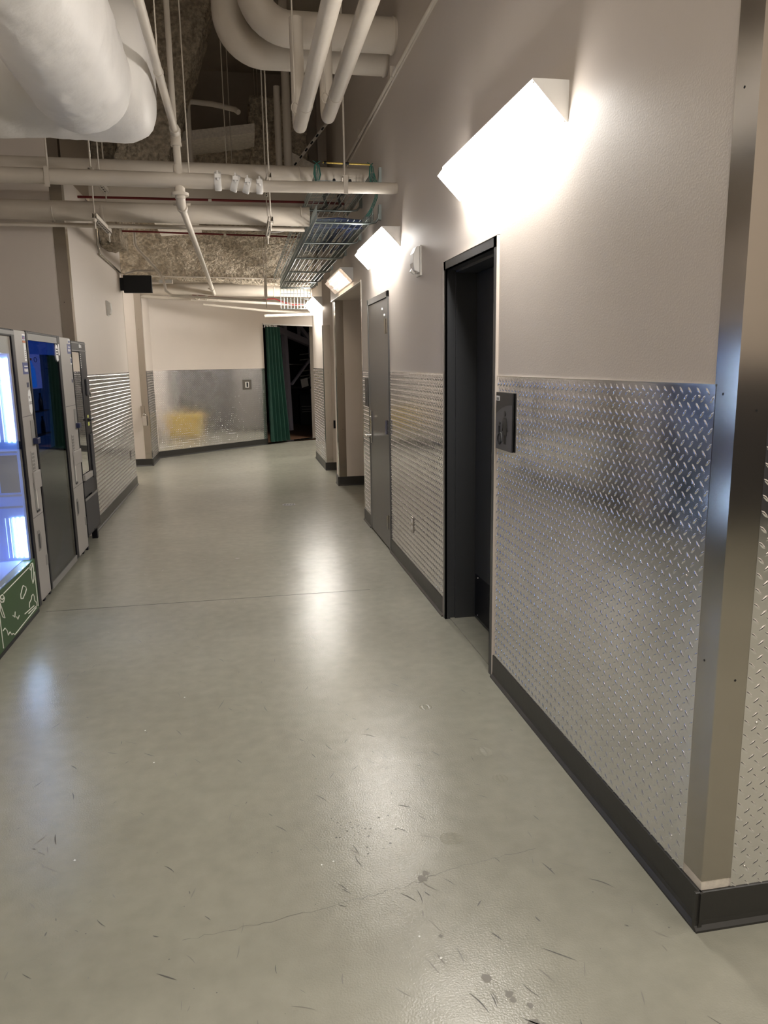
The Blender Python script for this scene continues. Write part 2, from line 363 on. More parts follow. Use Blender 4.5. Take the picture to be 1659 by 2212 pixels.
# ---------------------------------------------------------------- tread plate panels
def plate(name, parent, p0, p1, nrm, z0=BZ - 0.01, z1=WZ, lug=True, holes=(), thick=0.004):
    p0 = Vector((*p0, 0)); p1 = Vector((*p1, 0)); nv = Vector((*nrm, 0)).normalized(); u = (p1 - p0); L = u.length; u.normalize()
    mb = MB(); Q = []
    for z in (z0, z1):
        for q in (p0, p1, p1 + nv * thick, p0 + nv * thick): Q.append((q.x, q.y, z))
    mb.hexa(Q)
    o = build(name, mb, M['plate'], parent)
    # thin bright top edge
    e = MB(); Q = []
    for z in (z1 - .001, z1 + .004):
        for q in (p0, p1, p1 + nv * (thick + .002), p0 + nv * (thick + .002)): Q.append((q.x, q.y, z))
    e.hexa(Q); build('edge_strip', e, M['chrome'], o)
    if not lug: return o
    P = 0.0415; nu = int(L / P * 2) + 1; nz = int((z1 - z0) / P * 2) + 1
    c = []
    for i in range(nu):
        for k in range(nz):
            if (i + k) % 2: continue
            a = .012 + i * P / 2; z = z0 + .014 + k * P / 2
            if a > L - .012 or z > z1 - .012: continue
            if any(h[0] < a < h[1] and h[2] < z < h[3] for h in holes): continue
            c.append((a, z, 1 if i % 2 else -1))
    c = np.array(c); un = np.array(u); nn = np.array(nv); zz = np.array((0, 0, 1.0))
    d = (un[None, :] + zz[None, :] * c[:, 2:3]) / math.sqrt(2); sd = (-un[None, :] * c[:, 2:3] + zz[None, :]) / math.sqrt(2)
    base = np.array(p0)[None, :] + un * c[:, 0:1] + zz * c[:, 1:2] + nn * (thick - .0002)
    Lh, Wh, H = .0150, .0042, .0034
    loc = [(-Lh, 0, 0), (-Lh * .45, Wh, 0), (Lh * .45, Wh, 0), (Lh, 0, 0), (Lh * .45, -Wh, 0), (-Lh * .45, -Wh, 0), (-Lh * .45, 0, H), (Lh * .45, 0, H)]
    V = np.stack([base + d * a + sd * b + nn * h for a, b, h in loc], axis=1).reshape(-1, 3)
    F = [(0, 1, 6), (1, 2, 7, 6), (2, 3, 7), (3, 4, 7), (4, 5, 6, 7), (5, 0, 6)]
    faces = [tuple(i * 8 + q for q in f) for i in range(len(c)) for f in F]
    lb = MB(); lb.v = V.tolist(); lb.f = faces; lb.sm = [True] * len(faces)
    build('raised_lugs', lb, M['plate'], o, kind='stuff')
    return o

def base_run(name, p0, p1, nrm, parent=None):
    p0 = Vector((*p0, 0)); p1 = Vector((*p1, 0)); nv = Vector((*nrm, 0)).normalized()
    prof = [(0.0, 0), (0.022, 0), (0.021, 0.006), (0.011, 0.016), (0.009, 0.03), (0.009, BZ - .002), (0.006, BZ), (0.0, BZ)]
    n = len(prof); vs = []
    for q in (p0, p1):
        for a, z in prof: r = q + nv * a; vs.append((r.x, r.y, z))
    mb = MB(); mb.add(vs, [tuple(range(n)), tuple(range(2 * n - 1, n - 1, -1))] + [(i, (i + 1) % n, n + (i + 1) % n, n + i) for i in range(n)])
    return struct(name, mb, M['rubber'], parent)

def screw(parent, p, nrm, r=.0045):
    p = Vector(p); nv = Vector(nrm).normalized()
    mb = MB(); mb.tube([p, p + nv * .0015, p + nv * .0028], [r, r, r * .45], 8)
    build('screw', mb, M['chrome'], parent)

# ---------------------------------------------------------------- right wall
D1 = (3.535, 4.505); D2 = (6.255, 7.27); DZ = 2.165
wr = MB()
wr.box(WX, 6, 1.715, 1.95, 0, TOP)
wr.box(WX, 1.9, 1.95, D1[0] + .03, 0, TOP)
wr.box(WX, 1.9, D1[1] - .03, D2[0] + .03, 0, TOP)
wr.box(WX, 1.9, D2[1] - .03, 7.70, 0, TOP)
wr.box(WX, 1.9, D1[0] + .03, D1[1] - .03, DZ - .03, TOP)
wr.box(WX, 1.9, D2[0] + .03, D2[1] - .03, DZ - .03, TOP)
wr.box(WX, 2.1, 7.70, 10.28, 2.40, TOP)
wall_right = struct('wall_right', wr, M['paint'], label='beige right wall with tread plate and wall lights')
wrf = MB()
wrf.box(1.232, 2.1, 10.0, 10.28, 0, 2.40)
wrf.box(2.1, 2.2, 7.6, 13.2, 0, TOP)
wrf.box(1.232, 2.1, 11.54, 13.2, 0, TOP); wrf.box(2.2, 4.2, 13.0, 13.2, 0, TOP)
wall_rf = struct('wall_right_far', wrf, M['paint'], label='beige piers beyond the recess at the far right')

pl1 = plate('tread_plate', wall_right, (WX, 1.80), (WX, 3.53), (-1, 0), holes=((1.45, 1.73, 1.18, 1.46),))
pl2 = plate('tread_plate', wall_right, (WX, 4.51), (WX, 6.25), (-1, 0), holes=((.85, .95, .36, .47),))
pl3 = plate('tread_plate', wall_right, (WX, 7.275), (WX, 7.67), (-1, 0))
pl4 = plate('tread_plate', wall_right, (1.30, 1.715), (2.6, 1.715), (0, -1))
plate('tread_plate', wall_right, (2.6, 1.715), (6, 1.715), (0, -1), lug=False)
pl5 = plate('tread_plate', wall_rf, (1.232, 11.66), (1.232, 13.2), (-1, 0))
for y, z in ((1.87, 1.50), (2.25, 1.50), (2.95, 1.497), (3.30, 1.485), (3.50, 1.495), (1.875, 1.00), (1.86, .60), (2.62, .62), (2.60, .83), (1.87, .19), (2.7, .19), (3.49, 1.10)): screw(pl1, (WX - .004, y, z), (-1, 0, 0))
for y, z in ((4.7, 1.50), (5.2, 1.50), (5.7, 1.50), (6.2, 1.50), (5.42, .60), (6.2, .2), (4.6, .2)): screw(pl2, (WX - .004, y, z), (-1, 0, 0))
for x, z in ((1.34, .18), (1.34, .62), (1.34, 1.02), (1.34, 1.46), (1.9, .18), (1.9, 1.46)): screw(pl4, (x, 1.711, z), (0, -1, 0))

base_run('baseboard_right', (WX, 1.70), (WX, D1[0]), (-1, 0))
base_run('baseboard_right_between_doors', (WX, D1[1]), (WX, D2[0]), (-1, 0))
base_run('baseboard_right_beside_recess', (WX, D2[1]), (WX, 7.70), (-1, 0))
base_run('baseboard_right_corner', (1.190, 1.715), (6, 1.715), (0, -1))
base_run('baseboard_right_pier', (1.21, 10.0), (2.1, 10.0), (0, -1))
base_run('baseboard_right_pier_front', (1.232, 9.98), (1.232, 10.28), (-1, 0))
base_run('baseboard_right_far', (1.21, 11.54), (2.1, 11.54), (0, -1))
base_run('baseboard_right_far_front', (1.232, 11.52), (1.232, 13.2), (-1, 0))

def guard(name, x, y, sx, sy, z0, z1, wd=0.09, label=None, holes=True):
    # L-shaped stainless corner guard; sx, sy: the directions its two flanges run from the corner (x, y)
    t = 0.003; mb = MB(); o = -sx * t; q = -sy * t
    mb.prism([(x + o, y + q), (x + sx * wd, y + q), (x + sx * wd, y), (x, y), (x, y + sy * wd), (x + o, y + sy * wd)], 2, z0, z1)
    g = struct(name, mb, M['steel'], label=label)
    if holes:
        k = 0.75
        while k < z1:
            h = MB(); h.disc((x + sx * wd * .6, y + q - sy * .0004, k), 1, .0035, .0006, 8); h.disc((x + o - sx * .0004, y + sy * wd * .6, k + .04), 0, .0035, .0006, 8)
            build('rivet', h, M['slot_rivet_black'], g); k += .72
    return g
guard('trim_1', WX, 1.715, 1, 1, 0.150, TOP, label='tall stainless corner guard at the near right corner')
gp = MB(); gp.prism([(WX - .001, 1.714), (WX + .085, 1.714), (WX + .085, 1.716), (WX + .001, 1.716), (WX + .001, 1.80), (WX - .001, 1.80)], 2, .115, .155)
build('bare_wall_patch', gp, M['white_paint'], wall_right)
guard('trim_2', 1.232, 10.0, 1, 1, BZ, 2.40, .10)
guard('trim_3', 1.232, 11.54, 1, 1, BZ, 2.17, .10)
r = MB(); r.prism([(WX - .004, 7.70 + .004), (WX + .04, 7.704), (WX + .04, 7.70), (WX, 7.70), (WX, 7.665), (WX - .004, 7.665)], 2, BZ, 2.41); struct('trim_4', r, M['chrome'])
r = MB(); r.prism([(WX - .003, 2.397), (WX + .03, 2.397), (WX + .03, 2.400), (WX, 2.40), (WX, 2.408), (WX - .003, 2.408)], 1, 7.70, 10.28); struct('trim_5', r, M['white'])

# ---------------------------------------------------------------- left side
wall_left = struct('wall_left', B(-2.8, LX, 7.58, 10.9, 0, 3.32), M['paint'], label='beige left wall beyond the vending machines')
struct('wall_left_alcove', B(-2.55, -2.40, 3.85, 7.58, 0, TOP), M['paint'])
wall_left_near = struct('wall_left_near', B(-4.0, LX, 1.70, 3.85, 0, TOP), M['paint'])
struct('wall_left_above_alcove', B(-4.2, LX, 7.58, 7.70, 3.32, TOP), M['paint'])
struct('wall_left_side_passage', B(-4.2, -4.0, 7.7, 14.2, 0, TOP), M['paint'])
wall_left_pier = struct('wall_left_pier', B(-4.0, -1.50, 12.9, 14.15, 0, TOP), M['paint'])
struct('wall_left_passage_end', B(-4.2, -2.8, 10.7, 10.9, 0, TOP), M['paint'])
plate('tread_plate', wall_left, (LX, 7.68), (LX, 10.88), (1, 0))
plate('tread_plate', wall_left_pier, (-1.50, 13.0), (-1.50, 13.95), (1, 0))
plate('tread_plate', wall_left_near, (LX, 1.75), (LX, 3.83), (1, 0), lug=False)
base_run('baseboard_left', (LX, 7.58), (LX, 10.9), (1, 0))
base_run('baseboard_left_near', (LX, 1.7), (LX, 3.85), (1, 0))
base_run('baseboard_left_pier', (-2.6, 12.9), (-1.478, 12.9), (0, -1))
base_run('baseboard_left_pier_side', (-1.50, 12.88), (-1.50, 13.97), (1, 0))
guard('trim_6', LX, 7.58, -1, 1, BZ, TOP, .10, label='stainless corner guard behind the third vending machine')
guard('trim_7', -1.50, 12.9, -1, 1, BZ, TOP, .10)
e = MB(); e.prism([(LX - .03, 10.902), (LX + .004, 10.902), (LX + .004, 10.88), (LX, 10.88), (LX, 10.90), (LX - .03, 10.90)], 2, BZ, 3.32); struct('trim_8', e, M['chrome'])

# ---------------------------------------------------------------- rear and cross corridor behind the camera
wf = MB(); wf.box(-6, 6, -3.2, -3.0, 0, TOP); wf.box(-6.2, -6, -3, 2, 0, TOP); wf.box(6, 6.2, -3, 2, 0, TOP); wf.box(-6, LX, 1.70, 1.9, 0, TOP)
wall_front = struct('wall_front', wf, M['paint'])
build('darkened_wainscot', B(-6, 6, -3.0, -2.985, .1, WZ), M['darkgrey'], wall_front)  # unseen; made dark for its reflection in the near corner guard
base_run('baseboard_front', (6, -3.0), (-6, -3.0), (0, 1))

# ---------------------------------------------------------------- oblique back wall with the curtained opening
BD = Vector((0.7399, 0.6727, 0)); BN = Vector((0.6727, -0.7399, 0)); BO = Vector((-1.50, 13.968, 0))
def bp(s, off=0.0, z=0.0):
    q = BO + BD * s + BN * off; return Vector((q.x, q.y, z))
S0, S1 = 2.675, 4.25
def bbox(mb, s0, s1, o0, o1, z0, z1):
    return mb.hexa([tuple(bp(s0, o0, z0)), tuple(bp(s1, o0, z0)), tuple(bp(s1, o1, z0)), tuple(bp(s0, o1, z0)), tuple(bp(s0, o0, z1)), tuple(bp(s1, o0, z1)), tuple(bp(s1, o1, z1)), tuple(bp(s0, o1, z1))])
wb = MB(); bbox(wb, -.3, S0, -.2, 0, 0, TOP); bbox(wb, S0, S1, -.2, 0, 2.42, TOP); bbox(wb, S1, 6.5, -.2, 0, 0, TOP)
wb.box(4.2, 4.4, 13.0, 19.5, 0, TOP)
wall_back = struct('wall_back', wb, M['paint'], label='beige oblique wall at the far end with a curtained opening')
plate('tread_plate', wall_back, tuple(bp(0.01).xy), tuple(bp(S0 - .005).xy), tuple(BN.xy), holes=((2.05, 2.30, 1.12, 1.33),))
base_run('baseboard_back', tuple(bp(0).xy), tuple(bp(S0).xy), tuple(BN.xy))
base_run('baseboard_back_right', tuple(bp(S1).xy), tuple(bp(6.4).xy), tuple(BN.xy))
# dark room beyond
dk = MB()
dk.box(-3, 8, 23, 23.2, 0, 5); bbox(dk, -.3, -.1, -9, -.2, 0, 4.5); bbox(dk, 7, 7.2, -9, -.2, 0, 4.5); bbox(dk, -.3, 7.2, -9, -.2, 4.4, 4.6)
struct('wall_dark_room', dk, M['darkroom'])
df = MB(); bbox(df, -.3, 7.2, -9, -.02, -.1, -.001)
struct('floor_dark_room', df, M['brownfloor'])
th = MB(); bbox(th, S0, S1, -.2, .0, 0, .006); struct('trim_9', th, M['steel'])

# ---------------------------------------------------------------- ceiling deck and beams
cl = MB(); cl.box(-6.2, 6.2, -3.2, 20, TOP, TOP + .2)
ceiling = struct('ceiling', cl, M['concrete'])
def rough(name, P, cuts, amp, parent=None, seed=0, kind='structure', label=None):
    mb = MB(); mb.hexa(P); me = bpy.data.meshes.new(name); me.from_pydata(mb.v, [], mb.f)
    bm = bmesh.new(); bm.from_mesh(me); bmesh.ops.recalc_face_normals(bm, faces=bm.faces)
    bmesh.ops.subdivide_edges(bm, edges=bm.edges[:], cuts=cuts, use_grid_fill=True); bm.normal_update()
    nrm = {v.index: v.normal.copy() for v in bm.verts}
    off = Vector((seed * 3.1, seed * 1.7, 0))
    for v in bm.verts:
        p = v.co * 7 + off
        d = noise.noise(p) + .6 * noise.noise(p * 2.7) + .35 * noise.noise(p * 7)
        v.co += nrm[v.index] * d * amp
    for f in bm.faces: f.smooth = True
    bm.to_mesh(me); bm.free(); me.materials.append(M['spray'])
    o = bpy.data.objects.new(name, me); C.objects.link(o)
    if parent: o.parent = parent; o.location = -world_loc(parent)
    o['kind'] = kind
    if label: o['label'] = label
    return o
def para(x0, x1, y0, y1, z0, z1, lean=0.0, ybt=0.0):
    return [(x0, y0, z0), (x1, y0, z0), (x1, y1, z0), (x0, y1, z0), (x0 + lean, y0 + ybt, z1), (x1 + lean, y0 + ybt, z1), (x1 + lean, y1 + ybt, z1), (x0 + lean, y1 + ybt, z1)]
rough('fireproofed_beam', para(-1.22, -.70, 8.6, 9.2, 3.5, 5.6, .72), 44, .028, None, 1)
rough('fireproofed_beam', para(.26, .95, 10.1, 10.7, 3.3, 4.80), 36, .03, None, 2)
rough('fireproofed_beam', para(-.40, .30, 10.15, 10.7, 3.3, 4.36), 36, .03, None, 3)
rough('fireproofed_raker', [(-1.75, 12.35, 2.99), (1.22, 12.35, 2.80), (1.22, 13.0, 2.95), (-1.75, 13.0, 3.1), (-1.75, 10.9, 3.95), (1.22, 10.9, 3.85), (1.22, 11.6, 4.3), (-1.75, 11.6, 4.4)], 60, .035, None, 4)
rough('fireproofed_beam', [(-1.70, 12.25, 2.98), (1.20, 12.25, 2.80), (1.20, 12.75, 2.80), (-1.70, 12.75, 2.98), (-1.70, 12.20, 3.14), (1.20, 12.2, 2.96), (1.20, 12.75, 2.96), (-1.70, 12.75, 3.14)], 50, .03, None, 5)
rough('fireproofed_beam', para(-1.48, -1.25, 9.3, 9.9, 2.95, 5.5), 30, .03, None, 6)
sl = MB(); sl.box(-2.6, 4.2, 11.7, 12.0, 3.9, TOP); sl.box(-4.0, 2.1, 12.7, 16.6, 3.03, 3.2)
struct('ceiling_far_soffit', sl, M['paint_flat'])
sl = MB(); sl.hexa([(-.75, 9.6, 4.10), (.30, 9.6, 4.25), (.30, 11.6, 4.15), (-.75, 11.6, 4.0), (-.75, 9.6, 4.2), (.30, 9.6, 4.35), (.30, 11.6, 4.35), (-.75, 11.6, 4.2)])
sl.hexa([(-1.0, 9.3, 3.45), (-.4, 9.3, 3.5), (-.4, 11.6, 3.45), (-1.0, 11.6, 3.4), (-1.0, 9.3, 3.55), (-.4, 9.3, 3.6), (-.4, 11.6, 3.6), (-1.0, 11.6, 3.6)])
sl.hexa([(.72, 9.6, 3.7), (1.2, 9.6, 3.72), (1.2, 11.6, 3.8), (.72, 11.6, 3.8), (.72, 9.6, 4.05), (1.2, 9.6, 3.82), (1.2, 11.6, 3.9), (.72, 11.6, 4.1)])
struct('ceiling_sloped_slabs', sl, M['white_paint'])

# ---------------------------------------------------------------- wall lights
def wall_light(y0, L, x, z, label, dim=False, face=(-1, 0), lens_m='lens', group='triangular wall lights'):
    # profile in (out, z): back on the wall, flat top, lens on the slanting face
    D = .137; H = .14
    t = thing('wall_light', label, 'light', (x, y0 if face[0] else y0, z - H), group)
    def W(o, along, zz):
        return (x + face[0] * o, y0 + along, zz) if face[0] else (x + along, y0 + face[1] * o, zz)
    def pr(prof, a, b):
        n = len(prof); mb = MB()
        mb.add([W(o, a, zz) for o, zz in prof] + [W(o, b, zz) for o, zz in prof], [tuple(range(n)), tuple(range(2 * n - 1, n - 1, -1))] + [(i, (i + 1) % n, n + (i + 1) % n, n + i) for i in range(n)])
        return mb
    if dim:
        prof = [(0, z), (D, z), (D - .006, z - .006), (.012, z - .006), (.012, z - H + .012), (0, z - H)]
        build('housing', pr(prof, .006, L - .006), M['white'], t)
    else:
        build('housing', pr([(0, z), (D, z), (0, z - H)], .006, L - .006), M['white'], t)
    for a in (0, L - .006):
        build('end_cap', pr([(0, z), (D + .002, z), (D + .002, z - .006), (.006, z - H), (0, z - H)], a, a + .006), M['white'], t)
    # lens box on the hypotenuse, pushed out along its normal
    s2 = math.sqrt(.5); nx, nz = s2, -s2
    a0 = Vector((D - .004, z - .008)); a1 = Vector((.006, z - H + .004)); dep = .042
    i0 = a0 + (a1 - a0) * .03; i1 = a0 + (a1 - a0) * .97
    lens = [tuple(a0), tuple(i0 + Vector((nx, nz)) * dep), tuple(i1 + Vector((nx, nz)) * dep), tuple(a1)]
    if dim:
        build('lens', pr(lens, .01, L + .02), M['lens_clear'], t)
        for k, f in enumerate((.30, .68)):
            c = a0 + (a1 - a0) * f + Vector((nx, nz)) * .004
            mb = MB(); mb.tube([W(c.x, .10, c.y), W(c.x, L - .05, c.y)], .013, 10); build('fluorescent_tube', mb, M['tube_dim'], t)
            mb = MB(); mb.tube([W(c.x, .03, c.y), W(c.x, .10, c.y)], .011, 10); build('lamp_holder', mb, M['midgrey'], t)
        c0 = a0 + Vector((nx, nz)) * .002; c1 = a1 + Vector((nx, nz)) * .002
        build('reflector_end', pr([tuple(c0), tuple(c0 + Vector((nx, nz)) * .03), tuple(c1 + Vector((nx, nz)) * .03), tuple(c1)], .012, .014), M['reflector'], t)
    else:
        build('lens', pr(lens, .012, L + .02), M[lens_m], t)
    # rim around the lens
    for q0, q1 in ((a0, a0 + (a1 - a0) * .045), (a1 - (a1 - a0) * .045, a1)):
        o1 = Vector((nx, nz)) * .008
        build('lens_rim', pr([tuple(q0), tuple(q0 + o1), tuple(q1 + o1), tuple(q1)], .004, L - .004), M['white'], t)
    for k in (.28, .55, .8):
        c = a0 + Vector((nx, nz)) * .01
        mb = MB(); mb.tube([W(c.x + .003, L * k, c.y + .003), W(c.x - .004, L * k + .001, c.y - .004)], .004, 8); build('lens_clip', mb, M['midgrey'], t)
    return t
wall_light(2.795, 1.25, WX, 2.588, 'nearest and largest bright wall light, over the tread plate beside the dark restroom door')
wall_light(5.765, 1.22, WX, 2.588, 'bright wall light between the dark door and the grey door, second from the front')
wall_light(8.20, 1.25, WX, 2.590, 'dim wall light with two visible tubes above the tall recess', dim=True)
wall_light(11.50, 1.25, 1.232, 2.575, 'farthest bright wall light, on the pier beside the curtained opening', lens_m='lens_far')
wall_light(2.5, 1.25, 1.715, 2.6, 'wall light on the side wall round the near corner', face=(0, -1)) if False else None
def side_light(x0, y, z, label, fy):
    L = 1.25; t = thing('wall_light', label, 'light', (x0, y, z - .14), 'triangular wall lights'); D = .137
    def pr(prof, a, b):
        mb = MB(); mb.prism([(y + fy * o, zz) for o, zz in prof], 0, a, b); return mb
    build('housing', pr([(0, z), (D, z), (0, z - .14)], x0, x0 + L), M['white'], t)
    build('lens', pr([(D - .004, z - .008), (D + .02, z - .038), (.036, z - .162), (.006, z - .136)], x0 + .01, x0 + L - .01), M['lens'], t)
    return t
side_light(3.3, 1.715, 2.60, 'wall light on the cross corridor wall to the right of the near corner', -1)
side_light(-3.6, 1.70, 2.60, 'wall light on the cross corridor wall to the left', -1)
0 and side_light(-1.6, -3.0, 2.60, 'wall light on the wall behind the viewer, left', 1)
0 and side_light(1.8, -3.0, 2.60, 'wall light on the wall behind the viewer, right', 1)
def far_light():
    t = side_light(2.2, 12.995, 2.6, 'x', 1); return t
t = 0 and side_light(2.3, 13.20, 2.6, 'wall light in the side passage beyond the last pier', 1)

# ---------------------------------------------------------------- door 1 (recessed restroom door)
d1 = struct_empty('door_1', (WX, 4.02, 0), 'charcoal restroom door set deep in its frame')
y0, y1, zt, fw = D1[0], D1[1], 2.175, .05
f = MB()
f.box(WX - .012, WX, y0, y0 + fw, 0, zt); f.box(WX - .012, WX, y1 - fw, y1, 0, zt); f.box(WX - .012, WX, y0, y1, zt - fw, zt)
f.box(WX - .012, 1.42, y0 + fw - .006, y0 + fw, 0, zt - fw); f.box(WX - .012, 1.42, y1 - fw, y1 - fw + .006, 0, zt - fw); f.box(WX - .012, 1.42, y0 + fw, y1 - fw, zt - fw, zt - fw + .006)
f.box(1.26, 1.42, y0 + fw, y0 + fw + .014, 0, zt - fw); f.box(1.26, 1.42, y1 - fw - .014, y1 - fw, 0, zt - fw); f.box(1.26, 1.42, y0 + fw, y1 - fw, zt - fw - .014, zt - fw)
build('door_frame', f, M['doorframe'], d1)
build('door_leaf', B(1.385, 1.425, y0 + fw + .017, y1 - fw - .017, .012, zt - fw - .017), M['doordark'], d1, bevel=.002)
kp = build('kick_plate', B(1.3825, 1.385, y0 + fw + .04, y1 - fw - .04, .03, .30), M['black'], d1)
for yy in (3.66, 4.0, 4.36):
    for zz in (.045, .285): screw(kp, (1.3825, yy, zz), (-1, 0, 0), .004)
f = MB(); f.box(WX + .02, 1.42, y0 + fw, y1 - fw, 0, .008); build('threshold', f, M['floor'], d1)
f = MB()
for yy, zz in ((4.05, 2.03), (3.85, 1.97), (4.02, 2.02), (3.87, 1.98)): f.disc((1.385, yy, zz), 0, .003, -.002, 8)
build('screw_plugs', f, M['midgrey'], d1)
f = MB(); f.box(WX - .0135, WX - .012, y1 - .006, y1 + .001, 0, zt); f.box(WX - .0135, WX, y0 - .004, y0 + .001, 0, zt + .003); f.box(WX - .0135, WX, y0 - .004, y1 + .001, zt, zt + .003)
build('sealant_bead', f, M['paint'], d1)

# ---------------------------------------------------------------- door 2 (flush grey door)
d2 = struct_empty('door_2', (WX, 6.76, 0), 'flush grey door with lever handle and three hinges')
y0, y1 = D2
f = MB(); f.box(WX - .014, WX + .10, y0, y0 + .05, 0, 2.18); f.box(WX - .014, WX + .10, y1 - .05, y1, 0, 2.18); f.box(WX - .014, WX + .10, y0, y1, 2.13, 2.18)
build('door_frame', f, M['doorgrey'], d2, bevel=.002)
build('door_leaf', B(WX - .010, WX + .034, y0 + .053, y1 - .053, .012, 2.125), M['doorgrey'], d2, bevel=.002)
for z in (1.90, 1.07, .25):
    f = MB(); f.tube([(WX - .026, y0 + .052, z - .06), (WX - .026, y0 + .052, z + .06)], .009, 10)
    f.box(WX - .018, WX - .010, y0 + .052, y0 + .085, z - .06, z + .06); f.box(WX - .021, WX - .014, y0 + .012, y0 + .050, z - .06, z + .06)
    build('hinge', f, M['steel'], d2)
for yy, z in ((6.50, 2.045), (6.40, 1.99)):
    f = MB(); f.tube([(WX - .010, yy, z), (WX - .016, yy, z), (WX - .019, yy, z)], [.013, .013, .006], 10); build('plug', f, M['white'], d2)
f = MB(); f.box(WX - .020, WX - .010, 7.115, 7.165, .86, 1.16); pt = build('lock_plate', f, M['chrome'], d2, bevel=.003)
f = MB(); f.tube([(WX - .02, 7.14, .93), (WX - .075, 7.14, .93)], .013, 12); f.tube([(WX - .070, 7.145, .93), (WX - .072, 7.08, .928), (WX - .070, 7.01, .926), (WX - .055, 7.0, .925)], .010, 10)
build('door_handle', f, M['chrome'], d2)
f = MB(); f.disc((WX - .020, 7.14, 1.10), 0, .013, -.012, 14); build('lock_cylinder', f, M['chrome'], d2)

# ---------------------------------------------------------------- restroom signs
def person_shape(mb, x, yc, z0, s, wide=True):
    # x is the sign face, shapes stand proud of it; y decreases to the right as seen
    t = .002
    def P(pts): mb.prism([(yc - a * s, z0 + b * s) for a, b in pts], 0, x - t, x)
    mb.prism([(yc + math.cos(k * math.pi / 8) * .085 * s, z0 + (.92 + math.sin(k * math.pi / 8) * .085) * s) for k in range(16)], 0, x - t, x)
    P([(-.14, .80), (.14, .80), (.17, .76), (.26, .40), (.20, .38), (.13, .62), (.16, .26), (-.16, .26), (-.13, .62), (-.20, .38), (-.26, .40), (-.17, .76)])
    P([(-.12, .28), (-.015, .28), (-.015, 0), (-.10, 0)]); P([(.015, .28), (.12, .28), (.10, 0), (.015, 0)])
def sign(y0, y1, z0, z1, label, chair=True, num=True):
    t = thing('restroom_sign', label, 'sign', (WX - .007, (y0 + y1) / 2, z0), 'restroom signs'); x = WX - .007
    build('sign_back', B(x - .006, x, y0, y1, z0, z1), M['signblack'], t, bevel=.001)
    W = y1 - y0; H = z1 - z0; xf = x - .006
    poly = [(y0 + .006, z0 + .0), (y1 - .006, z0 + .0), (y1 - .006, z0 + H * .62)]
    for k in range(1, 13):
        a = k / 12 * math.pi / 2; poly.append((y1 - .006 - (W - .012) * (1 - math.cos(a)), z0 + H * .62 + H * .18 * math.sin(a)) if False else (y1 - .006 - (W - .012) * math.sin(a), z0 + H * .62 + H * .18 * (1 - (1 - math.sin(a)) ** 2)))
    mb = MB(); mb.prism(poly, 0, xf - .0015, xf); face = build('sign_face', mb, M['signgrey'], t)
    mb = MB(); person_shape(mb, xf - .0015, y0 + W * .42, z0 + .03, .155); build('person_symbol', mb, M['signblack'], t)
    if chair:
        mb = MB(); cy = y0 + W * .73; cz = z0 + .05
        mb.tube([(xf - .003, cy + math.cos(a) * .024, cz + math.sin(a) * .026) for a in [k * 2 * math.pi / 18 for k in range(18)]], .0028, 6, closed=True)
        mb.tube([(xf - .003, cy, cz + .028), (xf - .003, cy + .002, cz + .062)], .0055, 8); mb.tube([(xf - .003, cy, cz + .03), (xf - .003, cy - .022, cz + .028), (xf - .003, cy - .034, cz - .012)], .0045, 8)
        mb.tube([(xf - .005, cy, cz + .075), (xf - .001, cy, cz + .075)], .008, 10)
        build('wheelchair_symbol', mb, M['signblack'], t)
    if num:
        lb = build('number_label', B(xf - .001, xf, y1 - .052, y1 - .006, z1 - .040, z1 - .017), M['stickerwhite'], t)
        text('label_text', '108', (xf - .0015, y1 - .012, z1 - .037), .019, (0, -1, 0), (0, 0, 1), M['ink'], t)
    return t
def text(name, s, loc, size, xdir, ydir, m, parent, sx=1.0):
    cu = bpy.data.curves.new(name, 'FONT'); cu.body = s; cu.size = size; cu.extrude = .0003
    tmp = bpy.data.objects.new(name, cu); C.objects.link(tmp)
    dg = bpy.context.evaluated_depsgraph_get(); me = bpy.data.meshes.new_from_object(tmp.evaluated_get(dg))
    bpy.data.objects.remove(tmp); bpy.data.curves.remove(cu)
    X = Vector(xdir) * sx; Y = Vector(ydir); Z = Vector(xdir).cross(Y)
    me.transform(Matrix(((X.x, Y.x, Z.x, 0), (X.y, Y.y, Z.y, 0), (X.z, Y.z, Z.z, 0), (0, 0, 0, 1))))
    me.materials.clear(); me.materials.append(m)
    o = bpy.data.objects.new(name, me); C.objects.link(o)
    pt_ = parent
    o.parent = pt_; o.location = Vector(loc) - world_loc(pt_)
    return o
sign(3.285, 3.515, 1.19, 1.458, 'black and grey restroom sign with a figure and wheelchair beside the dark door')
sign(7.30, 7.50, 1.19, 1.46, 'small dark restroom sign mostly behind the grey door frame', chair=False, num=False)

# ---------------------------------------------------------------- small wall devices
em = thing('strobe_unit', 'white rounded alarm device on the right wall between the second light and dark door', 'alarm', (WX, 5.15, 2.17))
build('back_plate', B(WX - .014, WX, 5.085, 5.215, 2.165, 2.36), M['offwhite'], em, bevel=.006)
f = MB(); f.prism([(WX - .014, 2.185), (WX - .05, 2.20), (WX - .058, 2.25), (WX - .055, 2.31), (WX - .035, 2.35), (WX - .014, 2.355)], 1, 5.10, 5.20)
build('cover', f, M['white'], em, bevel=.005)
f = MB(); f.tube([(WX - .036, 5.15, 2.19), (WX - .064, 5.15, 2.205)], [.018, .012], 12); build('strobe_lens', f, M['offwhite'], em)
ot = thing('wall_outlet', 'metal outlet plate low on the tread plate between the two doors', 'outlet', (WX - .005, 5.41, .366))
build('plate_cover', B(WX - .011, WX - .004, 5.375, 5.445, .36, .475), M['steel'], ot, bevel=.002)
for z in (.392, .443):
    build('socket', B(WX - .0125, WX - .011, 5.393, 5.427, z - .014, z + .014), M['offwhite'], ot, bevel=.0005)
